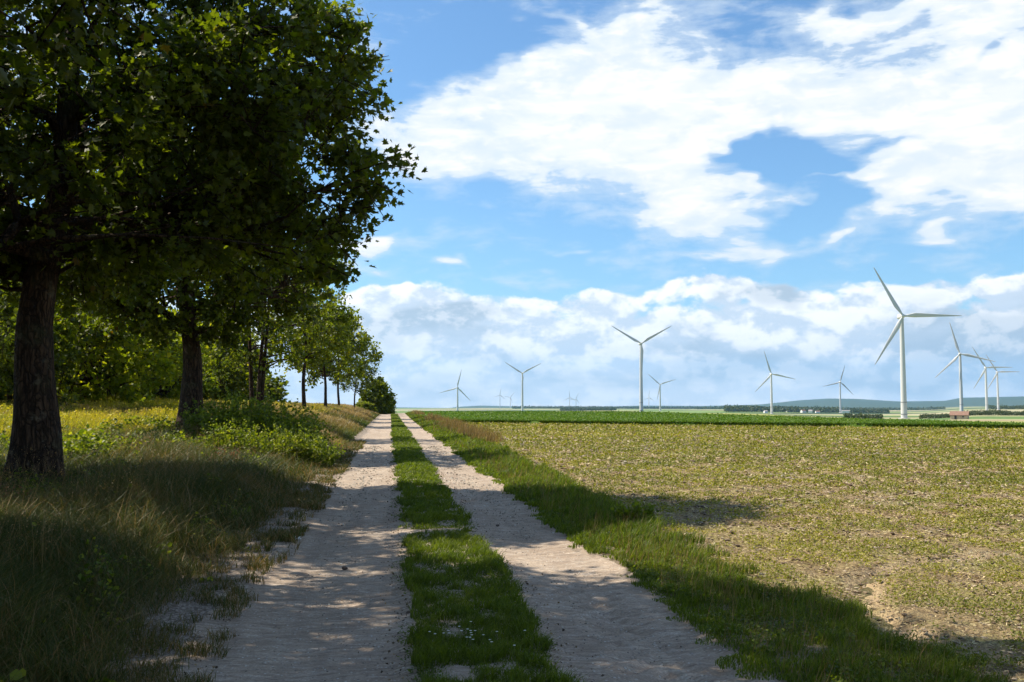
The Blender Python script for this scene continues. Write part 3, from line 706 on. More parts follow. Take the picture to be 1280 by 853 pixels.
# green crop beyond, a real standing canopy with an edge
MAT_CROP = plain_mat('crop_canopy', (0.075, 0.135, 0.014), 0.8, 0.15, 0.3, 1.2, 0.05, 9.0)
cxs = np.linspace(3.9, 46, 160)[None, :]
cj = np.concatenate([[0, 0], np.linspace(0.0, 1, 180) ** 1.6])[:, None]
X = np.repeat(cxs, len(cj), 0)
y_0 = ye(cxs) + 0.5 * (fbm(cxs * 0.8, cxs * 0, 3) - 0.5)
Y = y_0 + (330 - y_0) * cj
Y[0] -= 0.05
lift = np.full_like(Y, 0.24) + 0.08 * (fbm(X * 1.3, Y * 0.7, 3) - 0.5); lift[0] = -0.05
lift[:, 0] = -0.05; lift[:, -1] = -0.05
grid('crop_field', X, Y, H(X, Y) + lift, MAT_CROP)
# paler fields to the right of the crop
def patch(name, xs, yf, yb, mat, off, nj=60):
    xs = np.asarray(xs)[None, :]; j = np.linspace(0, 1, nj)[:, None]
    X = np.repeat(xs, nj, 0); Y = yf(xs) + (yb(xs) - yf(xs)) * j ** 1.5
    grid(name, X, Y, H(X, Y) + off, mat)
m_hay = plain_mat('cut_meadow', (0.26, 0.27, 0.095), 0.95, 0.1, 0.25, 0.25, stretch=(1, .5, 1))
m_bare = plain_mat('bare_earth', (0.27, 0.20, 0.135), 0.95, 0.1, 0.2, 0.2, stretch=(1, .5, 1))
patch('meadow_field', np.linspace(46.1, 72, 30), lambda x: ye(x) + 0.6, lambda x: 330 + 0 * x, m_hay, 0.03)
patch('bare_field', np.linspace(72.1, 230, 60), lambda x: np.maximum(ye(x) + 0.6, -10), lambda x: 215 + 0.25 * x, m_bare, 0.03)

# ------------------------------------------------------------------ stuff that grows
def logy(n, a, b, r, p=0.0):
    u = r.random(n)
    return a * (b / a) ** u if p == 0 else (a ** p + u * (b ** p - a ** p)) ** (1 / p)
def place(x, y, dz=0.0): return np.stack([x, y, H(x, y) + dz], 1)
def dsc(x, y, k, w0): return np.maximum(w0, np.hypot(x - CX, y) * k)
MAT_GRASS = leaf_mat('green_grass', [(0.0, (0.030, 0.048, 0.008)), (0.5, (0.088, 0.120, 0.012)), (0.85, (0.165, 0.195, 0.02)), (1.0, (0.26, 0.22, 0.09))], 0.42, (2.2, 2.3, 0.5))
MAT_DRY = leaf_mat('dry_grass', [(0.0, (0.045, 0.065, 0.012)), (0.4, (0.10, 0.11, 0.022)), (0.72, (0.21, 0.13, 0.055)), (1.0, (0.38, 0.25, 0.12))], 0.3, (1.3, 1.3, 0.7))
MAT_BANK = leaf_mat('bank_grass', [(0.0, (0.07, 0.10, 0.02)), (0.4, (0.16, 0.15, 0.045)), (0.75, (0.27, 0.18, 0.09)), (1.0, (0.42, 0.32, 0.16))], 0.35, (1.3, 1.25, 0.7))
MAT_YELLOW = leaf_mat('meadow_yellow', [(0.0, (0.12, 0.15, 0.014)), (0.5, (0.32, 0.31, 0.025)), (0.85, (0.55, 0.46, 0.035)), (1.0, (0.55, 0.42, 0.08))], 0.4, (1.3, 1.3, 0.5))
MAT_WEED = leaf_mat('weed_leaves', [(0.0, (0.05, 0.08, 0.010)), (0.6, (0.15, 0.19, 0.018)), (1.0, (0.32, 0.32, 0.035))], 0.42, (1.5, 1.6, 0.4))
r = np.random.default_rng(1)
# centre strip
g = Geo()
n = 130000
y = logy(n, 4.2, 170, r); u = r.random(n); a = e_CL(y); b = e_CR(y)
x = a + (b - a) * (u * 1.04 - 0.0)
cov = 0.5 * fbm(x * 2.6, y * 1.6, 4) + 0.5 * fbm(x * 8 + 3, y * 6, 3); edge = np.minimum(u * 1.04, 1.04 - 1.04 * u)
keep = (cov + np.clip(edge, -0.2, 0.22) * 0.95 > 0.45 + 0.10 * vnoise(x * 1.5 + 3, y * 0.35) - 0.15 * (1 - ss(8.5, 12.5, y)) + 0.06 * ss(10.5, 13, y) * (1 - ss(18, 21, y)))
x, y = x[keep], y[keep]
hh = (0.018 + 0.085 * ss(0.3, 0.75, fbm(x * 7, y * 6, 3))) * (0.6 + 0.8 * r.random(len(x)))
blades(g, place(x, y, 0.01), hh, dsc(x, y, 0.0008, 0.0055), r, lean=0.8, rnd=np.clip(0.55 * r.random(len(x)) + 0.35 * fbm(x, y, 3), 0, 1))
n = 34000   # clover and low leaves
y = logy(n, 4.2, 60, r); u = r.random(n); a = e_CL(y); b = e_CR(y); x = a + (b - a) * (u * 1.16 - 0.08)
k = fbm(x * 2.6, y * 1.6, 4) > 0.44; x, y = x[k], y[k]
leaves(g, place(x, y, 0.02) + np.array([0, 0, 1.0]) * 0.03 * r.random((len(x), 1)), dsc(x, y, 0.0018, 0.018), r, up=2.5, shape='kite', rnd=r.random(len(x)) * 0.6)
tag(g.build('grass', MAT_GRASS), 'low green grass and clover between the two wheel ruts', 'grass', kind='stuff')
# right verge
g = Geo()
n = 210000
y = logy(n, 3.6, 190, r); a = e_RR(y); b = e_VR(y); u = r.random(n)
x = a + (b - a) * (u * 1.38 - 0.20)
edge = np.minimum(u * 1.38 - .20, 1.18 - 1.38 * u)
k = 0.55 * fbm(x * 3.0, y * 2.4, 4) + 0.45 * fbm(x * 9, y * 7, 3) + np.clip(edge, -0.2, 0.25) * 1.0 > 0.40
x, y, u = x[k], y[k], u[k]
hh = (0.025 + 0.055 * fbm(x * 1.7, y * 1.3, 3) + 0.085 * ss(0.35, 0.75, fbm(x * 6, y * 5, 3))) * (0.5 + 0.8 * r.random(len(x))) * (0.6 + 0.8 * np.clip(u * 2.2, 0, 1)) * (1 + 0.5 * ss(20, 60, y)) * (0.6 + 0.4 * ss(7, 16, y))
blades(g, place(x, y, 0.01), hh, dsc(x, y, 0.0008, 0.006), r, lean=0.6, rnd=np.clip(0.62 * r.random(len(x)) + 0.3 * fbm(x, y, 3), 0, 1))
n = 36000
y = logy(n, 4.2, 60, r); u = r.random(n); a = e_RR(y); b = e_VR(y); x = a + (b - a) * (u * 1.1 - 0.05)
k = fbm(x * 2.2 + 9, y * 1.6, 4) > 0.50; x, y = x[k], y[k]
leaves(g, place(x, y, 0.03) + np.array([0, 0, 1.0]) * 0.06 * r.random((len(x), 1)), dsc(x, y, 0.0020, 0.022), r, up=2.0, shape='kite', rnd=r.random(len(x)) * 0.8)
tag(g.build('grass', MAT_GRASS), 'bright green grass between the right rut and the stubble field', 'grass', kind='stuff')
# seed stems and brown tufts along the verge far on
g = Geo()
n = 9000
y = logy(n, 40, 190, r); b = e_VR(y); x = b + r.normal(size=n) * 0.5
k = vnoise(x * 0.6 + 8, y * 0.09) > 0.55; x, y = x[k], y[k]
blades(g, place(x, y), 0.25 + 0.5 * r.random(len(x)), dsc(x, y, 0.0007, 0.006), r, lean=0.3, five=False, rnd=0.5 + 0.5 * r.random(len(x)))
n = 2600
y = logy(n, 5, 40, r); b = e_VR(y); a = e_RR(y); x = a + (b - a) * r.random(n)
blades(g, place(x, y), 0.15 + 0.2 * r.random(n), dsc(x, y, 0.0005, 0.003), r, lean=0.4, five=False, rnd=0.6 + 0.4 * r.random(n))
tag(g.build('dry_grass', MAT_DRY), 'thin brown seed stems in the grass right of the track', 'grass', kind='stuff')
# left verge: short fringe, then tall mixed grass in the trees' shade
g = Geo()
n = 90000
y = logy(n, 3.6, 45, r); b = e_LL(y); x = b + 0.25 - np.abs(r.normal(size=n)) * 0.95
k = 0.5 * fbm(x * 1.9, y * 1.9, 4) + 0.5 * fbm(x * 7, y * 6, 3) + 0.12 * (r.random(n) - .5) > 0.42 + 0.14 * ss(-0.7, 0.2, x - b); x, y = x[k], y[k]
blades(g, place(x, y), 0.03 + 0.10 * r.random(len(x)) * (0.5 + fbm(x, y, 2)), dsc(x, y, 0.0007, 0.0045), r, lean=1.0, rnd=np.clip(r.random(len(x)) * 0.9, 0, 1))
n = 330000
y = logy(n, 3.4, 48, r)
xr_ = e_LL(y) - 0.22 - 0.5 * fbm(y * 1.5, y * 0, 3); wl_ = 0.42 * y + 1.5
x = xr_ - (r.random(n) ** 1.15) * (wl_ - 1.0)
dn = fbm(x * 0.9, y * 0.9, 4)
k = 0.6 * dn + 0.4 * fbm(x * 5, y * 4, 3) + 0.3 * r.random(n) > 0.36 + 0.18 * (1 - ss(0, 0.7, xr_ - x)); x, y, dn = x[k], y[k], dn[k]
xr_ = e_LL(y) - 0.4
tall = ss(0, 1.2, xr_ - x)
hh = (0.08 + 0.46 * tall) * (0.4 + 0.9 * fbm(x * 0.7, y * 0.7, 3)) * (0.5 + 0.7 * r.random(len(x)))
tone = fbm(x * 0.55 + 30, y * 0.45, 3)
hh = hh * (1 - 0.75 * np.exp(-(((x - t1[0] - 0.1) / 1.1) ** 2 + ((y - t1[1] + 1.8) / 2.2) ** 2) ** 2))
blades(g, place(x, y), hh, dsc(x, y, 0.0006, 0.005), r, lean=0.75, rnd=np.clip(2.2 * (tone - 0.5) + 0.24 + 0.6 * (r.random(len(x)) - 0.5), 0, 1), wind=(0.05, -0.02))
n = 80000    # lodged and broken stalks at all angles
y = logy(n, 3.4, 34, r); x = e_LL(y) - 0.35 - r.random(n) ** 1.1 * (0.40 * y + 0.8)
k = fbm(x * 1.6 + 4, y * 1.6, 4) > 0.42; x, y = x[k], y[k]
tl = ss(0, 1.3, e_LL(y) - x)
blades(g, place(x, y, 0) + np.array([0, 0, 1.0]) * (0.22 * tl * r.random(len(x)))[:, None], 0.10 + 0.28 * r.random(len(x)) * (0.4 + tl), dsc(x, y, 0.0006, 0.0042), r, lean=1.5, rnd=0.9 * r.random(len(x)) ** 1.9, wind=(0, 0))
# seed heads: thin stems with a loose tuft
n = 4200
y = logy(n, 4, 46, r); x = e_LL(y) - 1.2 - r.random(n) * 0.40 * y
k = fbm(x * 0.55 + 30, y * 0.45, 3) > 0.44; x, y = x[k], y[k]; n = len(x)
hs = 0.45 + 0.45 * r.random(n)
P = place(x, y); blades(g, P, hs, dsc(x, y, 0.00035, 0.0028), r, lean=0.25, five=True, rnd=0.8 + 0.2 * r.random(n), wind=(0.1, 0))
for q in range(7):
    Q = P + np.array([0.1, 0, 0.92]) * hs[:, None] + r.normal(size=(n, 3)) * np.array([0.025, 0.025, 0.05]) * (0.6 + hs[:, None])
    leaves(g, Q, dsc(x, y, 0.0009, 0.012), r, up=0, shape='kite', rnd=0.7 + 0.3 * r.random(n))
tag(g.build('tall_grass', MAT_DRY), 'tall shaded grass gone brown and to seed on the left of the track', 'grass', kind='stuff')
# wild flower heads in the verge
# broad-leaved ground weeds
g = Geo()
def mounds(g, cx_, cy_, rad_, h, n, size, r):
    a = r.random(n) * 2 * PI; q = np.sqrt(r.random(n)); x = cx_ + rad_ * q * np.cos(a); y = cy_ + rad_ * q * np.sin(a)
    z = h * np.sqrt(np.clip(1 - q ** 2, 0, 1)) * (0.35 + 0.65 * r.random(n)) * (0.6 + 0.8 * vnoise(x * 3, y * 3))
    leaves(g, place(x, y) + np.stack([0 * z, 0 * z, z], 1), size, r, up=1.4, shape='hex', rnd=r.random(n))
for k in range(46):
    yy = r.uniform(20.5, 33); xx = r.uniform(-12.5, -5.2)
    if abs(xx - t1[0]) < 0.9 and abs(yy - t1[1]) < 1: continue
    mounds(g, xx, yy, r.uniform(0.5, 1.1), r.uniform(0.35, 0.75), 620, 0.085, r)
for k in range(110):
    yy = r.uniform(5, 20); xx = -2.5 - r.random() * (0.36 * yy)
    mounds(g, xx, yy, r.uniform(0.12, 0.4), r.uniform(0.12, 0.42), 130, r.uniform(0.025, 0.05), r)
for k in range(36):
    yy = r.uniform(3.6, 12); xx = e_LL(yy) - 0.25 - r.random() ** 1.3 * 2.6
    mounds(g, float(xx), yy, r.uniform(0.06, 0.2), r.uniform(0.03, 0.12), 46, 0.032, r)
for k in range(60):
    yy = r.uniform(13, 24); xx = -3.2 - r.random() * (0.30 * yy)
    mounds(g, xx, yy, r.uniform(0.2, 0.55), r.uniform(0.25, 0.6), 240, r.uniform(0.03, 0.06), r)
tag(g.build('ground_weeds', MAT_WEED), 'broad-leaved weeds and brambles creeping over the ground by the trees', 'weeds', kind='stuff')
# sunlit yellow meadow between the trees and the wood
g = Geo()
n = 190000
y = logy(n, 20, 125, r); x = -7.9 - r.random(n) * (0.44 * y - 5.0)
x = np.where(y > 36, -5.5 - r.random(n) * np.minimum(0.42 * y - 3, 20), x)
k = (fbm(x * 0.5, y * 0.35, 3) > 0.34) & (x > -26); x, y = x[k], y[k]
hh = (0.30 + 0.5 * fbm(x * 0.6, y * 0.4, 3)) * (0.5 + 0.7 * r.random(len(x)))
tn = np.clip(0.3 + 1.4 * (fbm(x * 0.35 + 3, y * 0.25, 3) - 0.45) + 0.5 * r.random(len(x)), 0, 1)
P = place(x, y); blades(g, P, hh, dsc(x, y, 0.0006, 0.008), r, lean=0.4, rnd=tn)
k = r.random(len(x)) < 0.45
leaves(g, P[k] + np.array([0.06, 0, 0.85]) * hh[k][:, None], dsc(x[k], y[k], 0.0016, 0.03), r, up=0.8, shape='kite', rnd=np.clip(tn[k] + 0.15, 0, 1))
tag(g.build('meadow_grass', MAT_YELLOW), 'sunlit yellow-green meadow grass between the tree row and the wood', 'grass', kind='stuff')
# dry bank beneath the young trees
g = Geo()
n = 150000
y = logy(n, 30, 205, r); x = e_LL(y) - 0.35 - r.random(n) ** 0.8 * (4.5 + 5 * ss(36, 60, y))
k = (x > -16 + 0 * y); x, y = x[k], y[k]
tall = ss(0.0, 1.6, e_LL(y) - x)
hh = (0.12 + 0.50 * tall) * (0.45 + 0.7 * r.random(len(x))) * (0.6 + 0.8 * fbm(x * 0.5, y * 0.3, 3))
tn = np.clip(0.05 + 0.55 * tall + 1.5 * (fbm(x * 0.3 + 7, y * 0.12, 3) - 0.5) + 0.35 * (r.random(len(x)) - 0.2), 0, 1)
blades(g, place(x, y), hh, dsc(x, y, 0.0007, 0.008), r, lean=0.4, rnd=tn)
tag(g.build('bank_grass', MAT_BANK), 'dry tan and yellow grass on the bank under the slim young trees', 'grass', kind='stuff')
# stubble field litter
def infield(n, r, y0=4.0, y1=86):
    y = logy(n, y0, y1, r); x = e_VR(y) - 0.1 + r.random(n) * np.minimum(0.82 * y + 1.5, 60)
    k = y < ye(x); return x[k], y[k]
MAT_STRAW = leaf_mat('straw', [(0.0, (0.16, 0.10, 0.06)), (0.5, (0.38, 0.29, 0.16)), (1.0, (0.58, 0.48, 0.28))], 0.15, (1.1, 1.0, 0.8))
g = Geo()
x, y = infield(110000, r); n = len(x)
a = r.random(n) * PI; ln = dsc(x, y, 0.0026, 0.026) * (0.5 + r.random(n)); wd = dsc(x, y, 0.0007, 0.004)
d1 = np.stack([np.cos(a), np.sin(a), r.normal(size=n) * 0.25], 1) * ln[:, None] * 0.5
d2 = np.stack([-np.sin(a), np.cos(a), r.normal(size=n) * 0.5], 1) * wd[:, None] * 0.5
P = place(x, y, 0.0) + np.stack([0 * x, 0 * x, 0.012 + 0.02 * r.random(n) + ln * 0.1], 1)
V = np.stack([P - d1 - d2, P + d1 - d2, P + d1 + d2, P - d1 + d2], 1).reshape(-1, 3)
g.add(V, [np.arange(n)[:, None] * 4 + np.arange(4)[None]], np.repeat(r.random(n), 4))
tag(g.build('straw', MAT_STRAW), 'pale chopped straw lying over the stubble field', 'straw', kind='stuff')
MAT_SPROUT = leaf_mat('sprouts', [(0.0, (0.09, 0.11, 0.015)), (0.5, (0.23, 0.235, 0.028)), (1.0, (0.44, 0.38, 0.07))], 0.35, (1.3, 1.3, 0.4))
g = Geo()
x, y = infield(520000, r)
k = (fbm(x * 2.6 + 50, y * 2.2, 4) + 0.16 * (r.random(len(x)) - .5) + 0.05 * np.sin(x * 2 * PI / 0.5) * ss(6, 12, y) > 0.485 - 0.06 * ss(14, 45, y)) & (arc_d(x, y) > 0.19 * (0.2 + r.random(len(x)))); x, y = x[k], y[k]
leaves(g, place(x, y, 0.0) + np.stack([0 * x, 0 * x, 0.01 + 0.05 * r.random(len(x))], 1), dsc(x, y, 0.0019, 0.017), r, up=1.0, shape='kite', rnd=np.clip(r.random(len(x)) * 0.7 + 0.5 * (fbm(x * .3, y * .3, 2) - 0.3), 0, 1))
tag(g.build('sprouts', MAT_SPROUT), 'yellow-green seedlings sprouting all over the stubble field', 'seedlings', kind='stuff')
# clods and gravel
ICO = np.array([(0, 0, 1), (.9, 0, .4), (.28, .85, .4), (-.72, .52, .4), (-.72, -.52, .4), (.28, -.85, .4), (.5, .5, -.4), (-.5, .5, -.4), (-.5, -.5, -.4), (.5, -.5, -.4)], float)
ICOF = np.array([(0, 1, 2), (0, 2, 3), (0, 3, 4), (0, 4, 5), (0, 5, 1), (1, 6, 2), (2, 7, 3), (3, 7, 8), (3, 8, 4), (4, 8, 5), (5, 9, 1), (1, 9, 6), (2, 6, 7), (5, 8, 9)])
def lumps(g, P, size, r, flat=0.6):
    n = len(P); k = len(ICO)
    S = ICO[None] * (1 + 0.35 * (r.random((n, k, 1)) - 0.5)) * np.stack([0.7 + 0.6 * r.random(n), 0.7 + 0.6 * r.random(n), flat * (0.6 + 0.6 * r.random(n))], 1)[:, None, :]
    a = r.random(n) * 2 * PI; c, s_ = np.cos(a)[:, None], np.sin(a)[:, None]
    V = np.stack([S[..., 0] * c - S[..., 1] * s_, S[..., 0] * s_ + S[..., 1] * c, S[..., 2]], -1) * np.broadcast_to(size, (n,))[:, None, None] * 0.5 + P[:, None]
    g.add(V.reshape(-1, 3), [(np.arange(n)[:, None, None] * k + ICOF[None]).reshape(-1, 3)], np.repeat(r.random(n), k))
MAT_CLOD = leaf_mat('clods', [(0.0, (0.08, 0.05, 0.03)), (0.6, (0.20, 0.14, 0.085)), (1.0, (0.40, 0.32, 0.24))], 0.0)
g = Geo(); x, y = infield(42000, r, 4, 50); lumps(g, place(x, y, 0.005), dsc(x, y, 0.0022, 0.012) * (0.5 + 2.4 * r.random(len(x)) ** 4), r)
tag(g.build('soil_clods', MAT_CLOD), 'brown soil crumbs scattered in the stubble field', 'soil', kind='stuff')
MAT_PEB = leaf_mat('pebbles', [(0.0, (0.12, 0.09, 0.07)), (0.5, (0.33, 0.28, 0.24)), (0.9, (0.50, 0.46, 0.41)), (1.0, (0.75, 0.73, 0.70))], 0.0, rough=0.8)
g = Geo(); n = 26000
y = logy(n, 4, 40, r); side = r.random(n) < 0.55
x = np.where(side, e_LL(y) - 0.5 + (e_CL(y) - e_LL(y) + 0.5) * r.random(n), e_CR(y) + (e_RR(y) - e_CR(y)) * r.random(n))
lumps(g, place(x, y, -0.036), dsc(x, y, 0.0010, 0.006) * (0.5 + 1.8 * r.random(n) ** 4), r, 0.7)
tag(g.build('gravel', MAT_PEB), 'loose gravel lying in the wheel ruts', 'gravel', kind='stuff')
# fallen leaves and dead bits on the track edges
g = Geo(); n = 5200
y = logy(n, 4, 30, r); w_ = r.random(n)
x = np.where(w_ < 0.6, e_LL(y) + 0.25 - np.abs(r.normal(size=n)) * 0.8, np.where(w_ < 0.8, e_CL(y) - np.abs(r.normal(size=n)) * 0.12, e_CR(y) + np.abs(r.normal(size=n)) * 0.15))
leaves(g, place(x, y, 0.0), dsc(x, y, 0.0016, 0.02), r, up=2.0, shape='kite')
MAT_DEAD = leaf_mat('dead_leaves', [(0.0, (0.05, 0.03, 0.02)), (0.6, (0.14, 0.09, 0.05)), (1.0, (0.30, 0.20, 0.09))], 0.1, (1, 1, 1))
tag(g.build('fallen_leaves', MAT_DEAD), 'small dead leaves strewn along the edges of the track', 'leaves', kind='stuff')
# crop canopy leaves
g = Geo()
n = 150000
u = r.random(n); x = 4.2 + 41.5 * r.random(n)
y = ye(x) - 0.1 + (210 - ye(x)) * u ** 3.2
tn = r.random(n)
leaves(g, place(x, y, 0.19) + np.stack([0 * x, 0 * x, 0.12 * r.random(n) - 0.2 * (u < 0.0005)], 1), dsc(x, y, 0.0015, 0.1) * 0.8, r, up=1.2, shape='kite', rnd=tn)
MAT_CROPL = leaf_mat('crop_leaves', [(0.0, (0.065, 0.115, 0.008)), (0.7, (0.10, 0.165, 0.010)), (1.0, (0.15, 0.21, 0.015))], 0.3, (1.4, 1.7, 0.4))
tag(g.build('crop_leaves', MAT_CROPL), 'dense dark green crop standing beyond the stubble field', 'crop', kind='stuff')

# ------------------------------------------------------------------ plants one can point at
def weed_plant(seed, rad_, h, nst, per, leaf, droop=0.3, narrow=0.5):
    r = np.random.default_rng(seed); S = Geo(); L = Geo()
    for k in range(nst):
        a = r.random() * 2 * PI; q = math.sqrt(r.random()) * rad_
        hh = h * (0.6 + 0.45 * r.random()) * (1 - 0.45 * (q / rad_) ** 2)
        p0 = np.array([q * math.cos(a) * 0.75, q * math.sin(a) * 0.75, -0.05]); ln = np.array([math.cos(a), math.sin(a), 0]) * q * 0.5 + r.normal(size=3) * [0.08, 0.08, 0] * h
        tt = np.linspace(0, 1, 6)[:, None]; P = p0 + tt * np.array([0, 0, hh]) + tt ** 2 * ln
        S.tube(P, 0.008 * (1 - 0.7 * tt[:, 0]) * max(1, h * .8), 4, cap=False)
        u = r.random(per) ** 0.7
        Q = np.stack([np.interp(u, tt[:, 0], P[:, i]) for i in range(3)], 1) + r.normal(size=(per, 3)) * 0.03 * h
        out = r.normal(size=(per, 3)); out[:, 2] = np.abs(out[:, 2]) * 0.6 + 0.35
        leaves(L, Q, leaf * (1.15 - 0.6 * u), r, up=0.6, out=out * 1.2, shape='hex', rnd=np.clip(0.3 * r.random() + 0.6 * r.random(per) + 0.15 * u, 0, 1))
    return S.mesh('stems'), L.mesh('foliage')
MAT_STEM = plain_mat('green_stem', (0.10, 0.12, 0.04), 0.7, 0.2)
def put_plant(name, parts, loc, label, cat, group=None, rz=0.0, s=1.0, lm=MAT_WEED):
    e = empty(name, loc, label, cat, group, rz); e.scale = (s, s, s) if not isinstance(s, tuple) else s
    link('stems', parts[0], MAT_STEM, e); link('foliage', parts[1], lm, e); return e
wA = weed_plant(5, 1.15, 1.9, 100, 46, 0.125); wB = weed_plant(6, 1.1, 1.7, 90, 46, 0.115)
gs = 'tall leafy shrubs between the second trunk and the track'
for i, (u, yy, s, lab) in enumerate([
    (283, 31, 1.05, 'leafy shrub touching the right side of the second thick trunk'), (312, 30, 1.12, 'leafy shrub in front of the slender grey stems, tallest of the clump'),
    (343, 31, 1.05, 'leafy shrub right of the slender stems, with pointed upright tips'), (368, 29, 0.9, 'leafy shrub left of the straight bare trunk, near the edge of the bank'),
    (385, 25.5, 0.62, 'low leafy shrub nearest the track, at the shaded foot of the clump'), (298, 25.5, 0.72, 'lower leafy shrub in front of the clump, beside the reddish dead weeds'), (340, 25, 0.62, 'small leafy shrub in the middle of the shaded front of the clump')]):
    p = ray(u, 506); k = yy / p.y; x = CX + p.x * k
    put_plant('leafy_shrub', (wA, wB)[i % 2], (x, yy, Hs(x, yy)), lab, 'shrub', gs, rz=i * 1.1, s=s)
wc = weed_plant(9, 0.26, 0.42, 26, 22, 0.075)
put_plant('weed_plant', wc, (2.72, 13.25, Hs(2.72, 13.25)), 'bushy green weed standing alone where the right verge meets the stubble', 'weed')
wd_ = weed_plant(12, 0.2, 0.3, 16, 16, 0.05)
put_plant('weed_plant', wd_, (-2.55, 13.6, Hs(-2.55, 13.6)), 'bright green tuft at the left track edge behind the white stone', 'weed')
MAT_RUST = leaf_mat('rusty_weed', [(0.0, (0.10, 0.06, 0.03)), (0.6, (0.24, 0.12, 0.06)), (1.0, (0.40, 0.22, 0.11))], 0.3, (1.3, 1.1, 0.8))
wr = weed_plant(15, 0.5, 0.75, 46, 26, 0.05)
put_plant('dead_weed', wr, (-4.05, 21.5, Hs(-4.05, 21.5)), 'rust-brown dead weed in front of the leafy shrubs', 'weed', lm=MAT_RUST)
put_plant('dead_weed', wr, (-5.35, 13.2, Hs(-5.35, 13.2)), 'reddish dry weed in the shade in front of the thickest trunk', 'weed', rz=2, s=0.85, lm=MAT_RUST)
# white flowers in the centre strip
e = empty('flower_clump', (-0.03, 6.5, Hs(-0.03, 6.5)), 'clump of tiny white flowers in the grass between the ruts', 'flowers')
S = Geo(); r = np.random.default_rng(3)
MAT_PETAL = plain_mat('petals', (0.78, 0.78, 0.72), 0.6, 0.2, 0.05)
MAT_FST = MAT_STEM
heads = []
for k in range(22):
    q = r.normal(size=2) * [0.10, 0.17]; h = 0.09 + 0.07 * r.random()
    S = Geo(); S.tube(np.array([[q[0], q[1], 0], [q[0] + .01, q[1], h * .6], [q[0] + .015, q[1] + .01, h]]), np.array([.0015, .0012, .001]), 4); S.build('stem', MAT_STEM, e); heads.append((q[0] + .015, q[1] + .01, h))
for hx, hy, hz_ in heads:
    B = Geo(); k = 7; a = np.arange(k) * 2 * PI / k
    P = np.repeat([[hx, hy, hz_]], k, 0); rr = 0.010
    V = [];
    for q in range(k):
        c, s_ = math.cos(a[q]), math.sin(a[q])
        V += [(hx, hy, hz_), (hx + c * rr * .6 - s_ * rr * .35, hy + s_ * rr * .6 + c * rr * .35, hz_ + .004), (hx + c * rr, hy + s_ * rr, hz_ + .003), (hx + c * rr * .6 + s_ * rr * .35, hy + s_ * rr * .6 - c * rr * .35, hz_ + .004)]
    B.add(V, [np.arange(k)[:, None] * 4 + np.arange(4)[None]]); lumps(B, np.array([[hx, hy, hz_ + .003]]), 0.007, r, 0.8)
    B.build('blossom', MAT_PETAL, e)
# single stones
def stone(u, v, size, col, label, seed, flat=0.6, name='stone'):
    p = at_z(u, v, 0.0); p = at_z(u, v, Hs(p.x, p.y))
    import bmesh
    bm = bmesh.new(); bmesh.ops.create_icosphere(bm, subdivisions=3, radius=size / 2)
    for w in bm.verts:
        c = w.co * (4 / size)
        f = 1 + 0.55 * (float(fbm(c.x + seed * 3, c.y + c.z * 1.7, 3)) - 0.5) ; w.co *= f; w.co.z *= flat
    me = bpy.data.meshes.new(name); bm.to_mesh(me); bm.free()
    m = plain_mat('stone_' + str(seed), col, 0.8, 0.3, 0.25, 20, 0.004, 60)
    o = link(name, me, m); o.location = (p.x, p.y, Hs(p.x, p.y) - 0.02); o.rotation_euler = (0, 0, seed)
    tag(o, label, 'stone')
stone(370, 672, 0.13, (0.78, 0.77, 0.74), 'white stone lying at the left edge of the left rut', 1)
stone(357, 671, 0.055, (0.72, 0.71, 0.68), 'small white stone chip just left of the white stone', 4)
stone(431, 708, 0.06, (0.07, 0.05, 0.04), 'small dark stone alone in the middle of the left rut', 2)
stone(898, 659, 0.09, (0.70, 0.66, 0.62), 'pale stone in the stubble right of the bushy weed', 3)
stone(622, 655, 0.05, (0.10, 0.075, 0.06), 'dark clod at the left side of the right rut', 5)
stone(512, 764, 0.07, (0.09, 0.06, 0.045), 'brown clod at the left edge of the centre grass', 6)

# ------------------------------------------------------------------ wind turbines
MAT_TURB = plain_mat('turbine_paint', (0.52, 0.52, 0.51), 0.45, 0.4, 0.04, 0.3)
MAT_TGREY = plain_mat('turbine_grey', (0.16, 0.17, 0.18), 0.5, 0.4, 0.05)
MAT_CONC = plain_mat('concrete', (0.42, 0.40, 0.37), 0.9, 0.2, 0.15, 1.0)
def lathe(g, prof, n=28):
    P = np.array([(0, 0, z) for r_, z in prof], float); g_r = np.array([r_ for r_, z in prof])
    th = np.arange(n) * 2 * PI / n
    V = np.stack([g_r[:, None] * np.cos(th), g_r[:, None] * np.sin(th), np.repeat(P[:, 2:3], n, 1)], -1).reshape(-1, 3)
    i = np.arange(len(prof) - 1)[:, None] * n; j = np.arange(n)[None]; j2 = (j + 1) % n
    g.add(V, [np.stack([i + j, i + j2, i + n + j2, i + n + j], -1).reshape(-1, 4)])
g = Geo(); lathe(g, [(2.45, 0), (2.35, .1), (2.05, .45), (1.75, .8), (1.55, .97), (1.5, 1.0)]); ME_TOWER = g.mesh('tower', True)
g = Geo(); lathe(g, [(2.62, -.25), (2.66, -.2), (2.66, .2), (2.62, .25)]); ME_RING = g.mesh('flange', True)
g = Geo(); lathe(g, [(0, .5), (4.3, .5), (4.5, .3), (4.5, -3)], 24); ME_BASE = g.mesh('foundation')
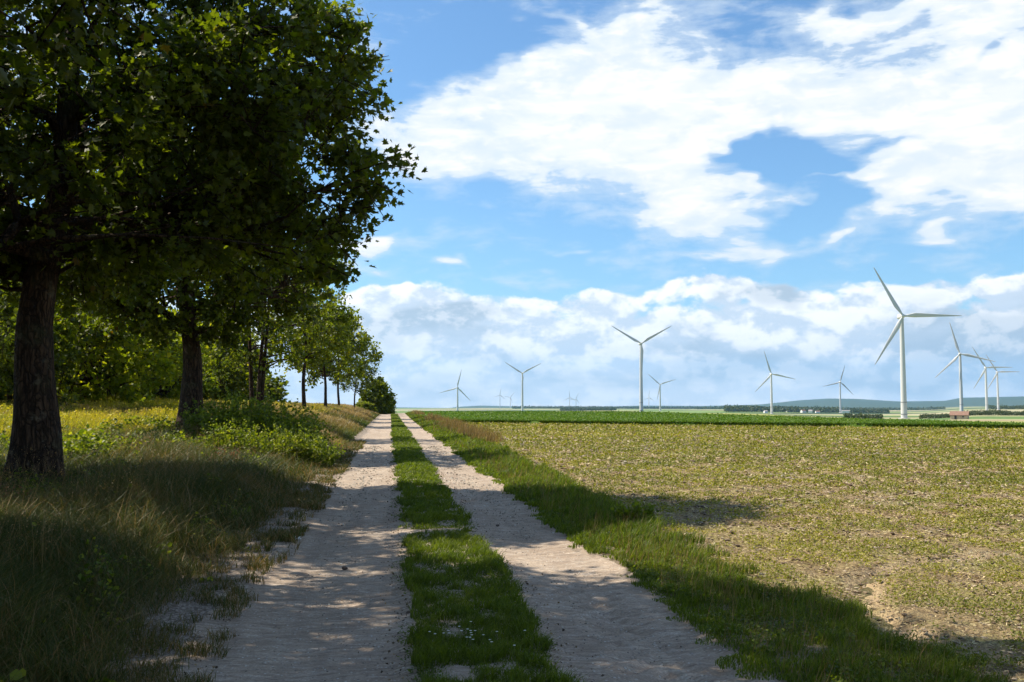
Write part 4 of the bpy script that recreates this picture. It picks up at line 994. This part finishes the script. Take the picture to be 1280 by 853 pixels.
# nacelle lofted along y, front at -y
g = Geo()
sec = [(-2.6, 1.35, 1.45), (-1.6, 1.75, 1.8), (1.0, 1.95, 2.0), (5.5, 1.9, 1.95), (7.6, 1.5, 1.5), (8.2, 0.6, 0.7)]
V = []; n = 16
for yy, w, h in sec:
    for k in range(n):
        a = 2 * PI * k / n; c, s_ = math.cos(a), math.sin(a); q = (abs(c) ** 4 + abs(s_) ** 4) ** -0.25
        V.append((w * c * q, yy, h * s_ * q + 0.3))
i = np.arange(len(sec) - 1)[:, None] * n; j = np.arange(n)[None]; j2 = (j + 1) % n
g.add(V, [np.stack([i + j, i + n + j, i + n + j2, i + j2], -1).reshape(-1, 4), [list(range(n))], [[len(V) - n + k for k in range(n)][::-1]]]); ME_NAC = g.mesh('nacelle', True)
g = Geo()
V = []; prof = [(0.02, -5.3), (0.8, -5.1), (1.35, -4.5), (1.6, -3.6), (1.6, -2.7)]
for r_, yy in prof:
    for k in range(20): a = 2 * PI * k / 20; V.append((r_ * math.cos(a), yy, r_ * math.sin(a) + 0.3))
i = np.arange(len(prof) - 1)[:, None] * 20; j = np.arange(20)[None]; j2 = (j + 1) % 20
g.add(V, [np.stack([i + j, i + 20 + j, i + 20 + j2, i + j2], -1).reshape(-1, 4)]); ME_HUB = g.mesh('hub', True)
# blade along +z from the hub centre, chord in x
g = Geo(); V = []; n = 14
st = [(0.6, 1.7, 1.7, 0), (3.0, 1.75, 1.6, 5), (6.0, 2.9, 1.1, 14), (9.5, 3.7, .75, 14), (16, 3.0, .5, 9), (25, 2.25, .34, 5), (34, 1.55, .22, 2), (41, 1.0, .13, 1), (44.3, .5, .07, 0), (45, .12, .03, 0)]
for z, ch, th_, tw in st:
    for k in range(n):
        a = 2 * PI * k / n; x_ = ch * 0.5 * math.cos(a) - ch * 0.18 * min(1, z / 9); y_ = th_ * 0.5 * math.sin(a)
        c, s_ = math.cos(R(tw)), math.sin(R(tw)); V.append((x_ * c - y_ * s_, x_ * s_ + y_ * c - 0.0009 * z * z * 0.6, z))
i = np.arange(len(st) - 1)[:, None] * n; j = np.arange(n)[None]; j2 = (j + 1) % n
g.add(V, [np.stack([i + j, i + j2, i + n + j2, i + n + j], -1).reshape(-1, 4), [[len(V) - n + k for k in range(n)]]]); ME_BLADE = g.mesh('blade', True)
def turbine(u, v, t, phi, label, blade=45.0, yaw=8.0, tiny=False):
    p = at_t(u, v, t); gz_ = Hs(p.x, p.y)
    e = empty('wind_turbine', (p.x, p.y, gz_), label, 'wind turbine', 'wind turbines on the plain', rz=-YAW - R(yaw))
    hh = p.z - gz_; k = blade / 45.0
    tw = link('tower', ME_TOWER, MAT_TURB, e); tw.scale = (k, k, hh - 1.5 * k)
    nc = link('nacelle', ME_NAC, MAT_TURB, e); nc.location = (0, 0, hh); nc.scale = (k,) * 3
    hb = link('hub', ME_HUB, MAT_TURB, e); hb.location = (0, 0, hh); hb.scale = (k,) * 3
    for q in range(3):
        b = link('blade', ME_BLADE, MAT_TURB, e); b.location = (0, -3.7 * k, hh + 0.3 * k); b.rotation_euler = (0, R(phi + 120 * q), 0); b.scale = (k,) * 3
    if not tiny:
        for zz in (3.5, 13.0):
            f = link('flange', ME_RING, MAT_TGREY, e); f.location = (0, 0, zz); s_ = k * (1 - 0.08 * zz / 13); f.scale = (s_, s_, 1)
        link('foundation', ME_BASE, MAT_CONC, e).location = (0, 0, 0)
turbine(1127, 396, 790, -29.4, 'largest white wind turbine, nearest of all, its tower base in the pale field', 45, 5)
turbine(1200, 443, 1345, -15, 'wind turbine rising behind the small stone hut, right of the largest one', 45, 25)
turbine(1232, 460, 1840, -30, 'second wind turbine from the right edge, between the hut and the last one', 45, 15)
turbine(1246.5, 465.5, 2160, -30, 'wind turbine nearest the right edge of the picture', 45, 15)
turbine(1050, 478, 2490, 16, 'wind turbine beside the white village buildings, left of the largest one', 45, 5)
turbine(964, 468, 1880, -17, 'wind turbine standing before the dark village trees', 46, 5)
turbine(825, 481, 2760, -48, 'small wind turbine just right of the tall grey one', 45, 5)
turbine(801, 430, 1210, 60, 'tall grey wind turbine with two blades raised like a V, near the centre', 43, -5)
turbine(653, 467, 2100, 62, 'grey wind turbine with two blades raised, left of the tall one with the V', 45, -5)
turbine(572, 485, 2350, 14, 'leftmost wind turbine, above the crop close to the track', 45, 10)
turbine(712, 497, 6200, 0, 'tiny distant wind turbine, left one of the faint pair near the middle', 45, 0, True)
turbine(720, 499, 6600, 25, 'tiny distant wind turbine, right one of the faint pair near the middle', 45, 0, True)
turbine(625, 494, 6400, 10, 'faintest tiny wind turbine above the bluish hill left of the middle', 45, 0, True)
turbine(638, 497, 7000, 40, 'faint tiny wind turbine just left of the one with raised blades', 45, 0, True)
turbine(811, 497, 6500, 5, 'tiny distant wind turbine in the gap between the tall grey one and the small one', 45, 0, True)

# ------------------------------------------------------------------ stone hut and village
MAT_STONE = plain_mat('hut_stone', (0.42, 0.34, 0.24), 0.9, 0.2, 0.25, 1.5, 0.03, 6)
MAT_ROOFT = plain_mat('hut_roof', (0.22, 0.135, 0.10), 0.85, 0.2, 0.2, 2.0)
MAT_DARK = plain_mat('dark_opening', (0.03, 0.03, 0.03), 0.6, 0.3)
def gable(e, w, l, h, rh, mw, mr, windows=()):
    g = Geo(); V = [(-w / 2, -l / 2, -1.0), (w / 2, -l / 2, -1.0), (w / 2, l / 2, -1.0), (-w / 2, l / 2, -1.0), (-w / 2, -l / 2, h), (w / 2, -l / 2, h), (w / 2, l / 2, h), (-w / 2, l / 2, h), (-w / 2, 0, h + rh), (w / 2, 0, h + rh)]
    g.add(V, [[(0, 1, 5, 4), (2, 3, 7, 6)], [(1, 2, 6, 9, 5), (3, 0, 4, 8, 7)]]); g.build('wall', mw, e)
    g = Geo(); o = 0.35; t_ = 0.22
    for s_ in (-1, 1):
        a = [(-w / 2 - o, s_ * (l / 2 + o), h - rh * o / (l / 2)), (w / 2 + o, s_ * (l / 2 + o), h - rh * o / (l / 2)), (w / 2 + o, 0, h + rh), (-w / 2 - o, 0, h + rh)]
        a = np.array(a) + [0, 0, 0.02]; b = a + [0, 0, t_]
        g.add(np.vstack([a, b]), [[(0, 1, 2, 3), (4, 7, 6, 5), (0, 4, 5, 1), (1, 5, 6, 2), (0, 3, 7, 4)]])
    g.build('roof', mr, e)
    for (cx_, cz_, ww, wh, nm) in windows:
        g = Geo(); g.box((cx_, -l / 2 - 0.01, cz_), (ww, 0.12, wh)); g.build(nm, MAT_DARK, e)
p = at_t(1199.5, 520, 445); zz = Hs(p.x, p.y)
e = empty('stone_hut', (p.x, p.y, zz), 'small tan stone hut with a reddish roof at the foot of a turbine', 'hut', rz=R(-38))
gable(e, 7.2, 4.6, 1.9, 1.5, MAT_STONE, MAT_ROOFT, [(-1.4, 0.9, 0.9, 1.7, 'door'), (1.7, 1.2, 0.7, 0.6, 'window')])
MAT_WHITEW = plain_mat('white_render', (0.78, 0.77, 0.74), 0.9, 0.2, 0.05)
MAT_GREYR = plain_mat('grey_roof', (0.30, 0.27, 0.26), 0.8, 0.2, 0.1)
gh = 'village houses on the far plain'
for i, (u, v, t, w, l, h, rh, rz, lab, mr) in enumerate([
    (957, 518, 2250, 9, 8, 6, 2, 10, 'white village house left of the turbine before the dark trees', 0),
    (1004, 516, 2500, 16, 9, 6, 4, 30, 'long pale village house at the right end of the dark trees', 1), (1013, 515.5, 2560, 12, 9, 6, 4, -20, 'village house with a grey gable right beside the long pale one', 0),
    (1022, 517, 2480, 13, 8, 4, 3, 5, 'low village house between the grey gable and the turbine', 1),
    (1057, 513, 2700, 30, 14, 8, 2, 0, 'big white shed right of the turbine by the village', 0), (1072, 514, 2720, 14, 9, 5, 3, 15, 'small house right of the big white shed', 1),
    (985, 517, 2600, 11, 9, 6, 4, 40, 'village house half sunk in the dark trees', 1)]):
    p = at_t(u, v, t); e = empty('village_house', (p.x, p.y, Hs(p.x, p.y)), lab, 'house', gh, rz=R(rz) - YAW)
    gable(e, w * .8, l * .8, h * .7, rh * .8, MAT_WHITEW, (MAT_GREYR, MAT_ROOFT)[mr])
MAT_FARL = leaf_mat('distant_foliage', [(0.0, (0.04, 0.055, 0.02)), (1.0, (0.10, 0.12, 0.04))], 0.2)
def hedge(name, u1, t1_, u2, t2_, h, depth, n, leaf, label, cat, seed, kind=None, wav=0.5):
    r = np.random.default_rng(seed)
    f = r.random(n); u = u1 + (u2 - u1) * f; t = t1_ + (t2_ - t1_) * f + r.random(n) * depth
    s_ = (u - 640) / FPX * t
    x = CX + s_ * CYW + t * SY; y = t * CYW - s_ * SY
    hm = h * (1 - wav + 2 * wav * fbm(x / h * 0.5, y / h * 0.5, 3))
    z = H(x, y) + hm * r.random(n) ** 0.7
    g = Geo(); leaves(g, np.stack([x, y, z], 1), leaf, r, up=0.5, shape='kite')
    tag(g.build(name, MAT_FARL), label, cat, kind=kind)
hedge('village_trees', 905, 2400, 1048, 2700, 12, 260, 16000, 4.0, 'dark mass of trees around the village on the far plain', 'trees', 1, 'stuff')
hedge('village_trees', 1062, 2500, 1110, 2600, 9, 120, 4000, 3.0, 'low dark trees right of the big white shed', 'trees', 2, 'stuff', )
hedge('hedgerow', 1054, 640, 1102, 640, 2.8, 14, 3000, .8, 'short dark hedge just left of the largest turbine', 'hedge', 3)
hedge('hedgerow', 1148, 760, 1192, 730, 3.0, 16, 3000, .8, 'dark hedge running from the largest turbine to the stone hut', 'hedge', 4)
hedge('hedgerow', 1204, 900, 1300, 860, 4, 16, 5000, 1.0, 'long dark hedge right of the stone hut', 'hedge', 5)
hedge('hedgerow', 1232, 2300, 1320, 2300, 8, 60, 4000, 2.2, 'distant dark hedge on the ridge at the right edge', 'hedge', 6)
hedge('tree_belt', 700, 3000, 770, 3100, 7, 100, 5000, 3.0, 'thin dark belt of trees on the plain left of the tall grey turbine', 'trees', 7, 'stuff')
hedge('tree_belt', 640, 5200, 900, 5600, 10, 200, 9000, 6.0, 'farthest bluish belt of woods under the middle of the skyline', 'trees', 8, 'stuff')
hedge('tree_belt', 870, 4600, 1180, 4200, 9, 200, 9000, 5.5, 'bluish belt of woods below the hills on the right', 'trees', 9, 'stuff', .7)

# ------------------------------------------------------------------ haze
me = bpy.data.meshes.new('haze'); g = Geo(); g.box((0, 1500, 335), (34500, 34500, 930)); me = g.mesh('haze')
hz_ = bpy.data.materials.new('haze_air'); hz_.use_nodes = True; t = NT(hz_.node_tree); t.n.clear()
out = t.node('ShaderNodeOutputMaterial'); pv = t.node('ShaderNodeVolumePrincipled', {'Color': (0.27, 0.60, 1.0), 'Density': 0.00004, 'Anisotropy': 0.2})
t.l.new(pv.outputs[0], out.inputs['Volume'])
tag(link('haze', me, hz_), 'thin blue air over the whole plain', 'haze', kind='stuff')
